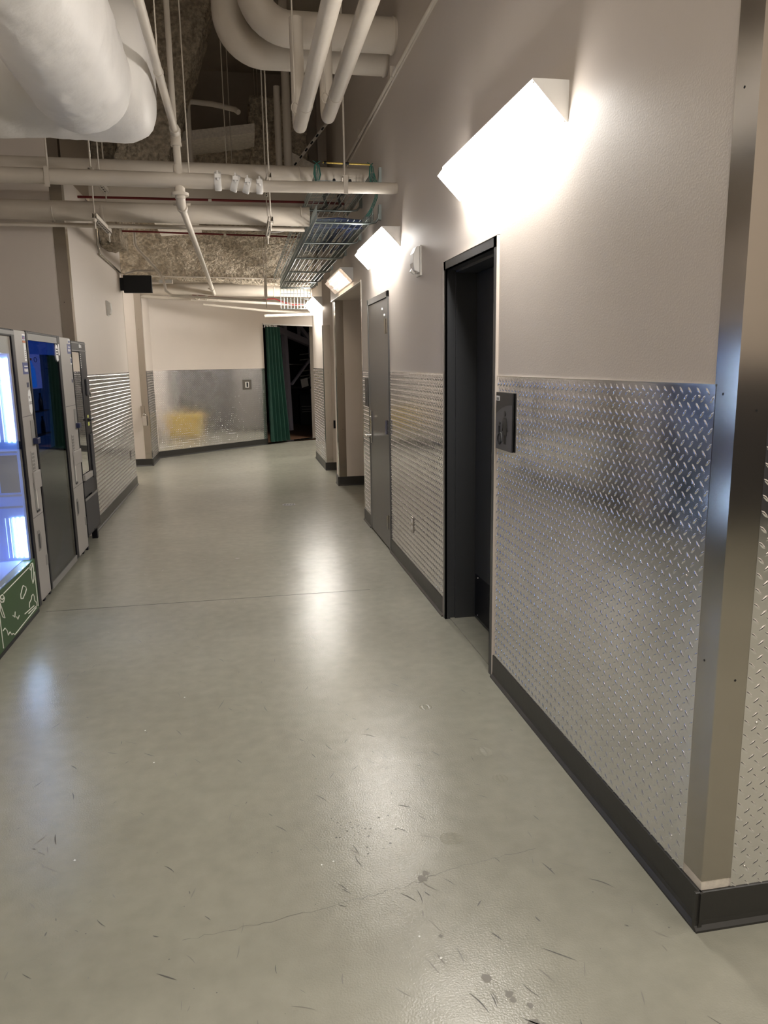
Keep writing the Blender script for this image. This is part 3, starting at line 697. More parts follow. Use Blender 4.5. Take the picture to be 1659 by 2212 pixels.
sw = thing('wall_switch', 'small black box on the far right pier', 'switch', (1.375, 11.54, .64)); build('switch_body', B(1.350, 1.398, 11.515, 11.54, .64, .76), M['black'], sw, bevel=.003)
sp_ = thing('wall_sensor', 'slim white alarm unit high on the left wall', 'alarm', (LX, 9.55, 2.20))
build('back_plate', B(LX, LX + .012, 9.50, 9.62, 2.19, 2.36), M['offwhite'], sp_, bevel=.004)
f = MB(); f.prism([(LX + .012, 2.20), (LX + .035, 2.21), (LX + .05, 2.26), (LX + .045, 2.33), (LX + .02, 2.355), (LX + .012, 2.355)], 1, 9.51, 9.61); build('cover', f, M['offwhite'], sp_, bevel=.003)
ex = thing('hanging_sign', 'black backed sign box sticking out from the end of the left wall', 'sign', (LX, 10.75, 2.55))
build('sign_box', B(LX + .045, LX + .40, 10.72, 10.80, 2.555, 2.775), M['matteblack'], ex, bevel=.004)
build('bracket', B(LX, LX + .05, 10.735, 10.785, 2.585, 2.745), M['matteblack'], ex)
dvr = MB(); dvr.box(LX - .012, LX + .006, 10.74, 10.80, .36, .50)
ol = thing('left_outlet', 'narrow metal outlet plate low on the left wall tread plate', 'outlet', (LX + .005, 10.45, .40))
build('plate_cover', B(LX + .004, LX + .012, 10.40, 10.47, .40, .52), M['steel'], ol, bevel=.002)
build('socket', B(LX + .012, LX + .0135, 10.415, 10.455, .43, .49), M['darkgrey'], ol)
lk = thing('padlock', 'padlock on a hasp at the edge of the left pier', 'padlock', (-1.585, 12.87, .60))
build('hasp', B(-1.62, -1.56, 12.882, 12.897, .80, .98), M['steel'], lk, bevel=.002)
build('lock_body', B(-1.60, -1.53, 12.84, 12.875, .66, .82), M['chrome'], lk, bevel=.006)
f = MB(); f.tube(arc((-1.565, 12.858, .83), .024, 0, math.pi, 10, (0, 2)), .005, 8); build('shackle', f, M['chrome'], lk)
bpn = thing('receptacle_plate', 'small metal control plate on the tread plate of the far wall', 'outlet', tuple(bp(2.17, 0, 1.12)))
f = MB(); bbox(f, 2.06, 2.29, .004, .008, 1.13, 1.32); build('plate_cover', f, M['steel'], bpn)
f = MB(); bbox(f, 2.13, 2.21, .008, .02, 1.17, 1.28); build('socket', f, M['white'], bpn)
f = MB(); bbox(f, 2.145, 2.195, .02, .022, 1.18, 1.27); build('display', f, M['darkgrey'], bpn)

# ---------------------------------------------------------------- curtain, rod and dark room contents
rod = thing('curtain_rod', 'thin white rail across the top of the far opening', 'rail', tuple(bp(S0, .02, 2.38)))
f = MB(); f.tube([bp(S0 - .02, .02, 2.405), bp(S1, .02, 2.405)], .014, 10); build('rail', f, M['white'], rod)
for k in range(9):
    f = MB(); c = bp(S0 + .03 + k * .042, .02, 2.375); f.tube([c + Vector((0, 0, .025)), c, c - Vector((0, 0, .03))], .006, 6); build('hook', f, M['chrome'], rod)
cu = MB(); nu, nz = 90, 40; vs = []
for k in range(nz + 1):
    z = .05 + 2.30 * k / nz; h = k / nz
    wd = .36 + .14 * (1 - h) ** 1.3
    for i in range(nu + 1):
        t = i / nu; ph = t * 4.5 * 2 * math.pi + .6 * math.sin(t * 5 + h)
        a = (.055 + .03 * (1 - h)) * math.sin(ph) + .012 * math.sin(ph * 2 + h * 2)
        vs.append(tuple(bp(S0 + .015 + wd * t + .01 * math.sin(ph + 1.2), .07 + a, z)))
cu.add(vs, [(k * (nu + 1) + i, k * (nu + 1) + i + 1, (k + 1) * (nu + 1) + i + 1, (k + 1) * (nu + 1) + i) for k in range(nz) for i in range(nu)], True)
tag(build('curtain', cu, M['green'], fixn=False), 'dark green curtain drawn to the left side of the far opening', 'curtain')
tr = thing('storage_rack', 'grey steel rack frame in the dark room behind the curtain', 'rack', tuple(bp(3.5, -2.6, 0)))
def rb(n, a, b, wd=.10, m='truss'):
    f = MB(); f.bar(a, b, wd, wd); return build(n, f, M[m], tr)
rb('post', (1.07, 19.0, 2.75), (1.15, 19.07, 0), .11); rb('post', (1.79, 19.64, 2.4), (1.83, 19.68, 0), .12)
rb('beam', (0.6, 18.6, 2.55), (1.84, 19.69, 2.08), .14); rb('brace', (1.30, 19.2, 2.75), (1.79, 19.64, 2.14), .09); rb('brace', (1.46, 19.35, 2.6), (1.467, 19.35, 2.25), .08)
rb('brace', (1.227, 19.14, 1.12), (1.76, 19.61, 1.75), .05); rb('beam', (1.12, 19.05, 1.05), (1.83, 19.68, 1.02), .05, 'darkroom')
rb('shelf_edge', (1.138, 19.05, 1.61), (1.78, 19.63, 1.60), .022, 'chrome')
for z in (1.87, 1.74, 1.46, 1.34, 1.27): rb('shelf_edge', (1.47, 19.36, z - .03), (1.73, 19.6, z), .022, 'midgrey')
f = MB(); f.obox((1.57, 19.4, 1.15), (.72, .66, .18), (.66, -.74, 0), (-.14, -.13, 1), .12, .01, .10)
tag(build('paper_sheet', f, M['stickerwhite']), 'tilted pale sheet hanging on the rack in the dark room', 'paper')
ct = thing('equipment_case', 'black case on the floor of the dark room beyond the curtain', 'case', (1.6, 19.3, 0))
build('case_body', B(1.5, 2.3, 20.4, 20.85, .0, .95), M['black'], ct, bevel=.02)
for z in (.36, .43, .50): build('case_edge', B(1.55, 1.82, 20.38, 20.4, z, z + .012), M['midgrey'], ct)
yb = thing('storage_bin', 'yellow plastic bin in the side passage, seen reflected in the far tread plate', 'bin', (2.5, 13.8, 0))
build('bin_body', MB().hexa([(2.2, 13.45, .02), (2.75, 13.45, .02), (2.75, 14.10, .02), (2.2, 14.10, .02), (2.15, 13.4, .46), (2.8, 13.4, .46), (2.8, 14.15, .46), (2.15, 14.15, .46)]), M['yellow'], yb, bevel=.02)
build('bin_lid', B(2.12, 2.83, 13.37, 14.18, .46, .52), M['yellow'], yb, bevel=.02)

sc_ = thing('added_dark_cabinet', 'unseen dark grey cabinet added in the side passage to darken the far plate', 'cabinet', (3.9, 14.6, 0))  # added out of view to darken the reflection in the far plate
build('cabinet_body', B(3.65, 4.19, 13.4, 16.2, .05, 1.95), M['darkgrey'], sc_, bevel=.01)
for k in range(4): build('cabinet_door', B(3.63, 3.65, 13.42 + k * .7, 14.09 + k * .7, .08, 1.92), M['midgrey'] if k == 2 else M['darkgrey'], sc_, bevel=.003)
build('plinth', B(3.7, 4.19, 13.42, 16.18, 0, .05), M['black'], sc_)

# ---------------------------------------------------------------- vending machines
MX = -1.40
def lines(mb, pts, x, r=.0032):
    for a, b in zip(pts[:-1], pts[1:]):
        mb.tube([(x, a[0], a[1]), (x, b[0], b[1])], r, 6)
def console(t, y0, y1, off, mz):
    # pay column with recesses; off shifts the details along y
    f = MB(); x0, x1 = MX - .05, MX
    c = build('pay_column', B(x0, x1, y0, y1, .05, 1.845), M['console'], t, bevel=.004)
    build('bill_bulge', B(x1, x1 + .012, y0 + .09, y1, .80, .92), M['console'], t, bevel=.005)
    build('bill_acceptor', B(x1, x1 + .004, y1 - .10, y1 - .012, 1.09, 1.26), M['midgrey'], t, bevel=.002)
    build('bill_mouth', B(x1 + .004, x1 + .035, y1 - .09, y1 - .015, 1.10, 1.14), M['navy'], t, bevel=.004)
    kp = build('keypad', B(x1, x1 + .004, y0 + .10, y0 + .17, .90, 1.06), M['console'], t, bevel=.002)
    for k in range(6):
        build('key', B(x1 + .004, x1 + .0065, y0 + .108, y0 + .135, .912 + k * .024, .928 + k * .024), M['midgrey'], kp); build('key', B(x1 + .004, x1 + .0065, y0 + .14, y0 + .162, .912 + k * .024, .928 + k * .024), M['midgrey'], kp)
    s = build('card_slot', B(x1, x1 + .003, y0 + .085, y0 + .16, .66, .85), M['midgrey'], t)
    build('slot_rail', B(x1 + .003, x1 + .008, y0 + .12, y0 + .13, .67, .84), M['offwhite'], t)
    build('slot_foot', B(x1, x1 + .006, y0 + .10, y0 + .17, .645, .66), M['darkgrey'], t)
    build('seam', B(x1, x1 + .0008, y0 + .004, y1 - .004, .621, .624), M['darkgrey'], t); build('seam', B(x1, x1 + .0008, y0 + .004, y1 - .004, 1.291, 1.294), M['darkgrey'], t)
    f = MB(); cy, cz = y0 + .10, .455
    f.prism([(cy - .045, cz - .07), (cy + .01, cz - .07), (cy + .035, cz - .045), (cy + .05, cz), (cy + .035, cz + .045), (cy + .01, cz + .07), (cy - .045, cz + .07)], 0, x1, x1 + .0015)
    build('coin_return', f, M['midgrey'], t)
    f = MB(); f.box(x1 + .0015, x1 + .003, cy - .03, cy + .005, cz - .055, cz + .045); build('coin_flap', f, M['darkgrey'], t)
    build('lower_lock', B(x1, x1 + .002, y1 - .055, y1 - .004, .25, .32), M['midgrey'], t)
    return c
def sticker(t, name, y0, y1, z0, z1, m, x=MX):
    return build(name, B(x, x + .0012, y0, y1, z0, z1), M[m], t)

# machine 1, lit
m1 = thing('vending_machine', 'brightly lit vending machine with blue glow and green drawing panel, nearest the camera', 'vending machine', (-1.82, 4.8, 0), 'vending machines')
A, Bq = 4.08, 5.545
f = MB(); f.box(-2.25, -2.20, A, Bq, .05, 1.845); f.box(-2.25, MX - .06, A, A + .03, .05, 1.845); f.box(-2.25, MX - .06, 5.20, Bq, .05, 1.845); f.box(-2.25, MX - .06, A, Bq, 1.80, 1.845); f.box(-2.25, MX - .06, A, Bq, .05, .36)
build('cabinet', f, M['darkgrey'], m1)
f = MB(); f.box(MX - .06, MX, A, 4.17, .03, 1.845); f.box(MX - .06, MX, 5.215, 5.275, .03, 1.845); f.box(MX - .06, MX, 4.17, 5.215, 1.80, 1.845); f.box(MX - .06, MX - .004, 4.17, 5.215, .0, .03)
build('door_frame', f, M['black'], m1, bevel=.004)
f = MB(); f.box(MX - .003, MX + .001, A, 5.28, 1.812, 1.835); build('header_trim', f, M['midgrey'], m1)
f = MB(); f.box(MX - .012, MX - .006, 4.17, 5.215, .37, 1.80); build('glass', f, M['glass'], m1)
f = MB(); f.box(MX - .05, MX - .02, 4.17, 5.215, 1.695, 1.80); build('header_panel', f, mat('green_grey_header', (0.09, 0.12, 0.085), .4), m1)
f = MB(); f.box(-2.19, -2.18, A + .03, 5.19, .37, 1.69); f.box(-2.18, MX - .065, 5.185, 5.199, .37, 1.69); f.box(-2.18, MX - .065, A + .03, A + .04, .37, 1.69); f.box(-2.18, MX - .065, A + .03, 5.19, .362, .37); f.box(-2.18, MX - .065, A + .03, 5.19, 1.69, 1.695)
build('liner', f, M['glow_liner'], m1)
f = MB(); f.box(MX - .066, MX - .022, 5.175, 5.214, .37, 1.695); build('glass_post', f, M['glow_liner'], m1)
xs = [(-1.434, .0085), (-1.465, .0045), (-1.492, .0022), (-1.517, .0013), (-1.541, .0009)]  # first is the lit strip; thinner ones are its reflections, built glowing
for z0, z1 in ((1.145, 1.665), (.39, .655)):
    for k, (x, hw) in enumerate(xs):
        f = MB(); f.box(x - hw, x + hw, 5.166, 5.172, z0, z1); build('led_or_reflection', f, M['led'] if k < (2 if z0 > 1 else 3) else M['led_reflection'], m1)
f = MB(); f.box(-1.56, -1.424, 5.172, 5.178, .37, 1.69); build('strip_backing', f, M['glow_liner'], m1)
f = MB(); f.box(-1.545, -1.43, 5.164, 5.171, .82, 1.06); build('delivery_window', f, M['midgrey'], m1)
for z in (.795, .72, 1.075):
    f = MB(); f.box(-1.60, -1.425, 5.158, 5.17, z, z + .012); build('cross_rail', f, M['liner'], m1)
for z in (.52, .80, 1.10, 1.40):
    f = MB(); f.box(-2.1, -1.62, A + .05, 4.95, z, z + .012); build('shelf', f, M['liner'], m1)
build('drawing_panel', B(MX - .06, MX - .002, 4.17, 5.215, .03, .368), M['green_board'], m1)
dw = MB(); X = MX - .001
for L_ in ([(4.521, .335), (5.06, .345)], [(4.643, .045), (5.134, .053)], [(5.179, .286), (5.18, .051)], [(4.408, .244), (4.412, .045)],
           [(5.082, .328), (5.089, .347), (5.125, .355), (5.16, .350), (5.143, .335), (5.102, .318), (5.082, .328)],
           [(5.16, .348), (5.113, .323), (5.102, .264), (5.116, .225), (5.147, .245), (5.163, .322), (5.16, .348)],
           [(4.902, .272), (4.952, .248), (4.961, .231), (4.928, .213), (4.894, .206), (4.873, .197), (4.829, .21), (4.832, .234), (4.858, .249), (4.879, .264), (4.902, .272)],
           [(4.982, .102), (4.993, .129), (5.041, .139), (5.06, .158), (5.094, .157), (5.113, .136), (5.11, .111), (5.147, .086), (5.153, .06)],
           [(4.872, .096), (5.087, .081)], [(4.949, .073), (5.134, .063)], [(4.638, .164), (4.672, .142), (4.689, .171)], [(4.704, .134), (4.725, .112), (4.759, .124)],
           [(4.438, .326), (4.468, .338), (4.501, .334), (4.526, .307), (4.502, .29), (4.455, .304), (4.438, .326)], [(4.456, .329), (4.483, .309), (4.51, .312)],
           [(4.438, .304), (4.464, .258), (4.495, .198), (4.458, .216), (4.432, .263), (4.438, .304)],
           [(4.438, .14), (4.474, .142), (4.508, .113), (4.516, .085), (4.554, .091), (4.582, .064), (4.609, .063), (4.634, .045)]): lines(dw, L_, X)
build('chalk_drawing', dw, M['chalk'], m1)
console(m1, 5.28, 5.54, 0, 0)
sticker(m1, 'sticker', 5.455, 5.525, 1.787, 1.825, 'stickerwhite'); sticker(m1, 'sticker_print', 5.46, 5.52, 1.790, 1.815, 'stickerblue', MX + .0008); sticker(m1, 'sticker_print', 5.475, 5.50, 1.795, 1.803, 'pinkink', MX + .0014)
sticker(m1, 'sticker', 5.459, 5.528, 1.769, 1.782, 'orange'); st = sticker(m1, 'sticker', 5.475, 5.522, 1.649, 1.766, 'stickerwhite')
for k in range(5): sticker(m1, 'sticker_print', 5.488, 5.512, 1.665 + k * .013, 1.671 + k * .013, 'midgrey', MX + .0008)
sticker(m1, 'sticker', 5.405, 5.53, 1.564, 1.640, 'stickerblue')
f = MB()
for k in range(3): f.tube([(MX + .001, 5.445 + k * .03, 1.59), (MX + .002, 5.445 + k * .03, 1.59)], .012, 12)
f.box(MX + .001, MX + .002, 5.44, 5.52, 1.612, 1.620); build('sticker_print', f, M['stickerwhite'], m1)
sticker(m1, 'sensor_window', 5.459, 5.51, 1.478, 1.510, 'navy')
f = MB(); f.prism([(5.50, 1.298), (5.53, 1.315), (5.536, 1.34), (5.536, 1.43), (5.52, 1.455), (5.50, 1.466), (5.475, 1.455), (5.458, 1.43), (5.458, 1.34), (5.47, 1.315)], 0, MX, MX + .0015); build('pill_sticker', f, M['stickerwhite'], m1)
text('sticker_text', 'COLD', (MX + .002, 5.461, 1.365), .028, (0, 1, 0), (0, 0, 1), M['ink'], m1, 1.0)
text('sticker_text', 'ICE', (MX + .002, 5.465, 1.405), .022, (0, 1, 0), (0, 0, 1), M['ink'], m1, 1.0)
for y in (4.18, 5.46):
    f = MB(); f.box(-1.47, -1.43, y, y + .04, 0, .05); build('foot', f, M['black'], m1)

# machine 2, dark
m2 = thing('vending_machine', 'unlit drinks vending machine with deep blue glass, in the middle of the three', 'vending machine', (-1.82, 6.2, 0), 'vending machines')
A, Bq = 5.56, 6.925
f = MB(); f.box(-2.25, -2.20, A, Bq, .05, 1.845); f.box(-2.25, MX - .06, A, A + .03, .05, 1.845); f.box(-2.25, MX - .06, 6.50, Bq, .05, 1.845); f.box(-2.25, MX - .06, A, Bq, 1.80, 1.845); f.box(-2.25, MX - .06, A, Bq, .05, .08)
build('cabinet', f, M['darkgrey'], m2)
f = MB(); f.box(MX - .06, MX, A, 5.60, .05, 1.85); f.box(MX - .06, MX, 6.45, 6.53, .05, 1.85); f.box(MX - .06, MX, 5.60, 6.45, 1.835, 1.85); build('door_frame', f, M['black'], m2, bevel=.003)
f = MB(); f.box(MX - .05, MX - .002, 5.60, 6.45, 1.79, 1.835); build('frame_rail', f, M['midgrey'], m2); build('frame_rail', B(MX - .05, MX - .002, 5.60, 6.45, .04, .085), M['midgrey'], m2)
f = MB(); f.box(MX - .012, MX - .006, 5.60, 6.45, .085, 1.79); build('glass', f, M['glass_dark'], m2)
f = MB(); f.box(-1.430, -1.424, 5.60, 6.45, 1.70, 1.79); build('header_panel', f, M['blueheader'], m2)
f = MB(); f.box(-2.19, -2.18, A + .03, 6.50, .08, 1.71); f.box(-2.18, -1.47, 6.46, 6.475, .08, 1.79); f.box(-2.18, -1.47, 5.6, 6.46, .08, .09); build('liner', f, M['darkliner'], m2)
f = MB(); f.box(-1.434, -1.428, 5.60, 5.98, 1.46, 1.70); build('poster', f, M['poster'], m2)
f = MB(); f.box(-1.508, -1.500, 5.60, 6.75, .98, 1.71); build('poster_lower', f, M['posterdark'], m2)
f = MB(); f.prism([(5.63, 1.47), (5.83, 1.47), (5.82, 1.59), (5.77, 1.625), (5.735, 1.655), (5.66, 1.655), (5.63, 1.64)], 0, -1.4275, -1.426); build('bottle_print', f, M['bottleblue'], m2)
f = MB(); f.box(-1.4275, -1.425, 5.655, 5.745, 1.656, 1.672); build('cap_print', f, M['orange'], m2)
f = MB(); f.tube([(-1.427, 5.85 + math.cos(k * math.pi / 8) * .035, 1.662 + math.sin(k * math.pi / 8) * .016) for k in range(16)], .002, 6, closed=True); build('ring_print', f, M['bluecable'], m2)
for k in range(5):
    f = MB(); yy = 6.20 + k * .085; f.tube([(-1.496, yy, .99), (-1.496, yy + .008, 1.70)], .007, 8); build('curtain_rib', f, M['posterdark'], m2)
f = MB(); f.box(-1.50, -1.425, 5.60, 6.45, .975, .985); build('shelf_edge', f, M['midgrey'], m2)
f = MB(); f.box(-1.434, -1.428, 5.60, 6.45, .085, .975); build('lower_panel', f, mat('reflection_grey_panel', (0.20, 0.205, 0.195), .35), m2)  # grey raised to stand in for floor and wall mirrored in the glass
f = MB(); f.prism([(5.75, .10), (6.43, .10), (6.43, .42), (6.30, .30), (6.18, .36), (6.05, .22), (5.9, .20)], 0, -1.428, -1.427); build('pale_print', f, mat('pale_smoky_print', (.28, .28, .31), .4), m2)
for z in (1.30, 1.13):
    f = MB(); f.box(-1.499, -1.445, 5.90, 6.20, z - .012, z - .006); build('shelf', f, M['darkliner'], m2)
console(m2, 6.535, 6.92, 0, 0)
sticker(m2, 'sticker', 6.83, 6.915, 1.802, 1.835, 'stickerwhite'); sticker(m2, 'sticker_print', 6.84, 6.905, 1.806, 1.825, 'stickerblue', MX + .0008); sticker(m2, 'sticker', 6.79, 6.918, 1.717, 1.796, 'stickerblue')
f = MB()
for k in range(3): f.tube([(MX + .001, 6.825 + k * .032, 1.745), (MX + .002, 6.825 + k * .032, 1.745)], .012, 12)
f.box(MX + .001, MX + .002, 6.82, 6.90, 1.768, 1.776); build('sticker_print', f, M['stickerwhite'], m2)
sticker(m2, 'sticker', 6.865, 6.918, 1.63, 1.687, 'stickerwhite'); sticker(m2, 'sticker_print', 6.875, 6.910, 1.64, 1.68, 'bluecable', MX + .0008)
sticker(m2, 'sensor_window', 6.85, 6.90, 1.48, 1.507, 'navy')
f = MB(); f.prism([(6.42, 1.650), (6.445, 1.665), (6.448, 1.69), (6.448, 1.755), (6.43, 1.775), (6.41, 1.785), (6.39, 1.775), (6.375, 1.755), (6.375, 1.69), (6.385, 1.665)], 0, MX - .005, MX + .0005); build('pill_sticker', f, M['stickerwhite'], m2)
for k in range(3): sticker(m2, 'sticker_print', 6.385, 6.44, 1.70 + k * .02, 1.71 + k * .02, 'ink', MX + .0006)
sticker(m2, 'sticker', 6.46, 6.50, 1.70, 1.785, 'stickerwhite')
for y in (5.62, 6.84):
    f = MB(); f.box(-1.47, -1.43, y, y + .04, 0, .05); build('foot', f, M['black'], m2)

# machine 3, narrow black
m3 = thing('vending_machine', 'narrow black vending machine with mirror-like glass, third and farthest', 'vending machine', (-1.82, 7.25, 0), 'vending machines')
f = MB(); f.box(-2.20, MX - .03, 6.94, 7.55, .12, 1.82); build('cabinet', f, M['black'], m3)
f = MB(); f.box(MX - .03, MX, 6.94, 6.965, .12, 1.83); f.box(MX - .03, MX, 7.27, 7.55, .12, 1.83); f.box(MX - .03, MX, 6.965, 7.27, 1.74, 1.83); f.box(MX - .03, MX - .004, 6.965, 7.27, .12, .155)
build('door_frame', f, M['black'], m3, bevel=.003)
f = MB(); f.box(MX - .02, MX - .004, 6.965, 7.27, .68, 1.735); build('glass', f, mat('mirror_film_glass', (.80, .80, .80), .02, 1.0), m3)
for z in (1.81, 1.745): build('header_rail', B(MX, MX + .004, 6.94, 7.55, z, z + .008), M['midgrey'], m3)
sticker(m3, 'label_white', 7.27, 7.33, 1.775, 1.805, 'stickerwhite'); sticker(m3, 'label_white', 7.345, 7.37, 1.775, 1.800, 'stickerwhite')
for k in range(7): sticker(m3, 'label_white', 7.29, 7.312, 1.60 + k * .019, 1.61 + k * .019, 'stickerwhite')
sticker(m3, 'label_lime', 7.37, 7.43, 1.148, 1.175, 'lime'); sticker(m3, 'label_lime', 7.38, 7.445, 1.077, 1.110, 'lime')
build('lever', B(MX, MX + .03, 7.36, 7.50, 1.125, 1.138), M['black'], m3, bevel=.003)
build('pay_box', B(MX, MX + .015, 7.40, 7.52, 1.35, 1.50), M['darkgrey'], m3, bevel=.004)
f = MB(); f.tube([(MX + .012, 7.50, 1.40), (MX + .022, 7.50, 1.36), (MX + .02, 7.51, 1.33)], .006, 8); build('key_ring', f, M['chrome'], m3)
build('pay_column', B(MX, MX + .012, 7.38, 7.50, .60, 1.0), M['darkgrey'], m3, bevel=.004)
build('ledge', B(MX - .004, MX + .02, 6.945, 7.30, .625, .675), M['console'], m3, bevel=.003)
build('delivery_flap', B(MX - .004, MX + .002, 6.95, 7.40, .48, .61), M['darkgrey'], m3, bevel=.002)
build('lower_rail', B(MX, MX + .008, 6.945, 7.54, .445, .465), M['midgrey'], m3)
build('lower_panel', B(MX - .003, MX + .003, 6.95, 7.54, .14, .44), M['darkgrey'], m3)
for y in (6.98, 7.46):
    f = MB(); f.box(-1.47, -1.42, y, y + .05, 0, .12); build('foot', f, M['black'], m3)
# drinks behind the glass
def bottle(x, y, z, h, r, m, label, grp):
    f = MB(); f.tube([(x, y, z), (x, y, z + h * .62), (x, y, z + h * .80), (x, y, z + h * .90), (x, y, z + h)], [r, r, r * .5, r * .38, r * .38], 14)
    t = build('drink_bottle', f, M[m]); tag(t, label, 'bottle', grp)
    f = MB(); f.tube([(x, y, z + h * .93), (x, y, z + h + .004)], r * .45, 12); build('cap', f, M['white' if m == 'bottle' else 'black'], t)
for k, z in enumerate((.532, .812)):
    for i in range(3):
        bottle(-1.66, 4.42 + i * .10, z, .20, .032, 'bottle', ('left', 'middle', 'right')[i] + ' clear drink bottle on the ' + ('lower', 'upper')[k] + ' shelf behind the lit glass', 'bottles in the lit vending machine')
for z in (1.124, 1.294):
    bottle(-1.468, 6.05, z - .0055, .13, .016, 'darkbottle', 'dark small bottle behind the blue glass of the middle machine, on its ' + ('upper' if z > 1.2 else 'lower') + ' shelf', 'bottles in the dark vending machine')

# ---------------------------------------------------------------- big insulated ducts
def wrapped(path, rads, amp, seed, n=56, per=None):
    mb = MB(); mb.tube(path, rads, n)
    out = []
    for v in mb.v:
        p = Vector(v); q = Vector((p.x * 2.2 + seed, p.y * 2.2, p.z * 2.2))
        w_ = Vector((noise.noise(q * 2), noise.noise(q * 2 + Vector((5, 5, 5))), 0)) * .35
        rg = max(0, 1 - abs(noise.noise((q + w_) * 1.6)) * 9); d = noise.noise(q) * amp + abs(noise.noise(q * 3.3)) * amp * .5 + noise.noise(q * 11) * amp * .14 + rg * rg * amp * .30
        r = Vector((0, p.y - 5.05, p.z - 3.31)) if seed == 5 else Vector((p.x + .785, 0, p.z - 3.165))
        if r.length > 1e-4: p = p + r.normalized() * d
        out.append(tuple(p))
    mb.v = out; return mb
def seg(a, b, n): return [tuple(Vector(a).lerp(Vector(b), i / n)) for i in range(n + 1)]
d1t = thing('insulated_duct', 'huge white wrapped duct running toward the viewer at upper left', 'duct', (-.78, 2, 2.88))
build('duct_run', wrapped(seg((-.785, -2.95, 3.165), (-.785, 4.80, 3.165), 260), [.275] * 261, .016, 1, 96), M['duct'], d1t)
sm = MB()
for yy in (3.95,):
    sm.tube([(-.785 + math.cos(a) * .285, yy + .03 * math.sin(3 * a), 3.165 + math.sin(a) * .285) for a in [k * 2 * math.pi / 48 for k in range(48)]], .008, 8, closed=True)
pth = seg((-2.38, 5.05, 3.31), (-.62, 5.05, 3.31), 50); rr = [.385] * 51
for dx, r_ in ((.05, .38), (.10, .365), (.14, .345), (.17, .31), (.19, .26), (.195, .16), (.197, .02)): pth.append((-.62 + dx, 5.05, 3.31)); rr.append(r_)
d2t = thing('insulated_duct', 'white wrapped cross duct with a rounded end behind the huge duct', 'duct', (-2.2, 5.05, 2.92))
build('duct_run', wrapped(pth, rr, .02, 5), M['duct'], d2t)

# ---------------------------------------------------------------- pipes
def pipe(name, pts, r, label, cat='pipe', m='pipe', n=16, group=None, hangers=(), rod_top=TOP):
    t = thing(name, label, cat, tuple(pts[0]), group); f = MB(); f.tube(pts, r, n); build('pipe_run', f, M[m], t); return t
def ring(t, c, axis, r, wd=.03, m='pipe', name='coupling', bolt=False):
    e = Vector((0, 0, 0)); e[axis] = wd / 2; c = Vector(c)
    f = MB(); f.tube([c - e, c - e * .6, c + e * .6, c + e], [r * .96, r, r, r * .96], 18); o = build(name, f, M[m], t)
    return o
# sprinkler main with its offset
Yp = 5.9
main = thing('sprinkler_main', 'cream fire main crossing the corridor with four grooved couplings', 'pipe', (0, Yp, 2.9))
f = MB(); f.tube([(-2.39, Yp, 2.905), (-.09, Yp, 2.893)], .052, 20); f.tube([(-.09, Yp, 2.893), (-.02, Yp, 2.892), (.01, Yp - .005, 2.886), (.10, Yp - .012, 2.872), (.15, Yp - .012, 2.868), (.20, Yp - .01, 2.867)], [.050, .050, .048, .046, .044, .042], 20); f.tube([(.20, Yp - .01, 2.867), (1.215, Yp - .01, 2.876)], .040, 20)
build('pipe_run', f, M['pipe'], main)
for (x, z, rr_, tilt) in ((-.092, 2.893, .064, 0), (.030, 2.883, .060, .35), (.115, 2.870, .056, .35), (.200, 2.866, .052, 0)):
    a = Vector((math.cos(tilt), 0, -math.sin(tilt))); c = Vector((x, Yp - .005, z))
    f = MB(); f.tube([c - a * .024, c - a * .018, c + a * .018, c + a * .024], [rr_ * .93, rr_, rr_, rr_ * .93], 20)
    f.box(x - .018, x + .018, Yp - rr_ - .035, Yp - rr_ + .01, z + .005, z + .030); f.tube([(x, Yp - rr_ - .02, z - .01), (x, Yp - rr_ - .02, z + .055)], .006, 8); f.tube([(x, Yp - rr_ - .02, z + .024), (x, Yp - rr_ - .02, z + .040)], .012, 6)
    build('coupling', f, M['white'], main)
f = MB(); f.tube([(-.36, Yp, 2.95), (-.36, Yp, 2.77)], .036, 16); f.tube([(-.36, Yp, 2.81), (-.36, Yp, 2.79)], .060, 18); build('tee', f, M['pipe'], main)
for x, zt_ in ((-1.235, 3.45), (.823, TOP)):
    f = MB(); f.tube([(x, Yp + .0, 2.94), (x, Yp, zt_)], .007, 8); f.box(x - .016, x + .016, Yp - .056, Yp - .050, 2.82, 2.95)
    f.tube([(x - .014, Yp + math.cos(a) * .056, 2.895 + math.sin(a) * .056) for a in [k * 2 * math.pi / 16 for k in range(16)]], .004, 6, closed=True); build('hanger', f, M['pipe'], main)
# branch coming overhead and the drop
br = thing('sprinkler_branch', 'cream pipe running overhead that drops onto the fire main', 'pipe', (-.366, 5.85, 2.95))
f = MB(); f.tube([(-.366, -2.95, 3.205), (-.366, 5.83, 3.205)], .024, 14); f.tube([(-.366, Yp, 3.20), (-.362, Yp, 2.94)], .026, 14); build('pipe_run', f, M['pipe'], br)
f = MB(); f.tube([(-.366, 5.78, 3.205), (-.366, 5.90, 3.205)], [.034, .034], 14); f.tube([(-.366, Yp, 3.235), (-.366, Yp, 3.13)], .035, 14); f.tube([(-.366, Yp, 3.14), (-.366, Yp, 3.12)], .038, 14); build('elbow', f, M['pipe'], br)
ring(br, (-.366, Yp, 2.97), 2, .032, .05); ring(br, (-.366, 4.75, 3.205), 1, .028, .02)
f = MB(); f.tube([(-.366, 4.75, TOP), (-.366, 4.75, 3.26), (-.345, 4.75, 3.21), (-.366, 4.75, 3.175), (-.387, 4.75, 3.21), (-.366, 4.75, 3.26)], .004, 6); build('hanger', f, M['pipe'], br)
pipe('riser_pipe', [(-.378, 5.98, 3.20), (-.378, 5.98, TOP)], .020, 'thin vertical cream pipe rising from the overhead branch fitting')
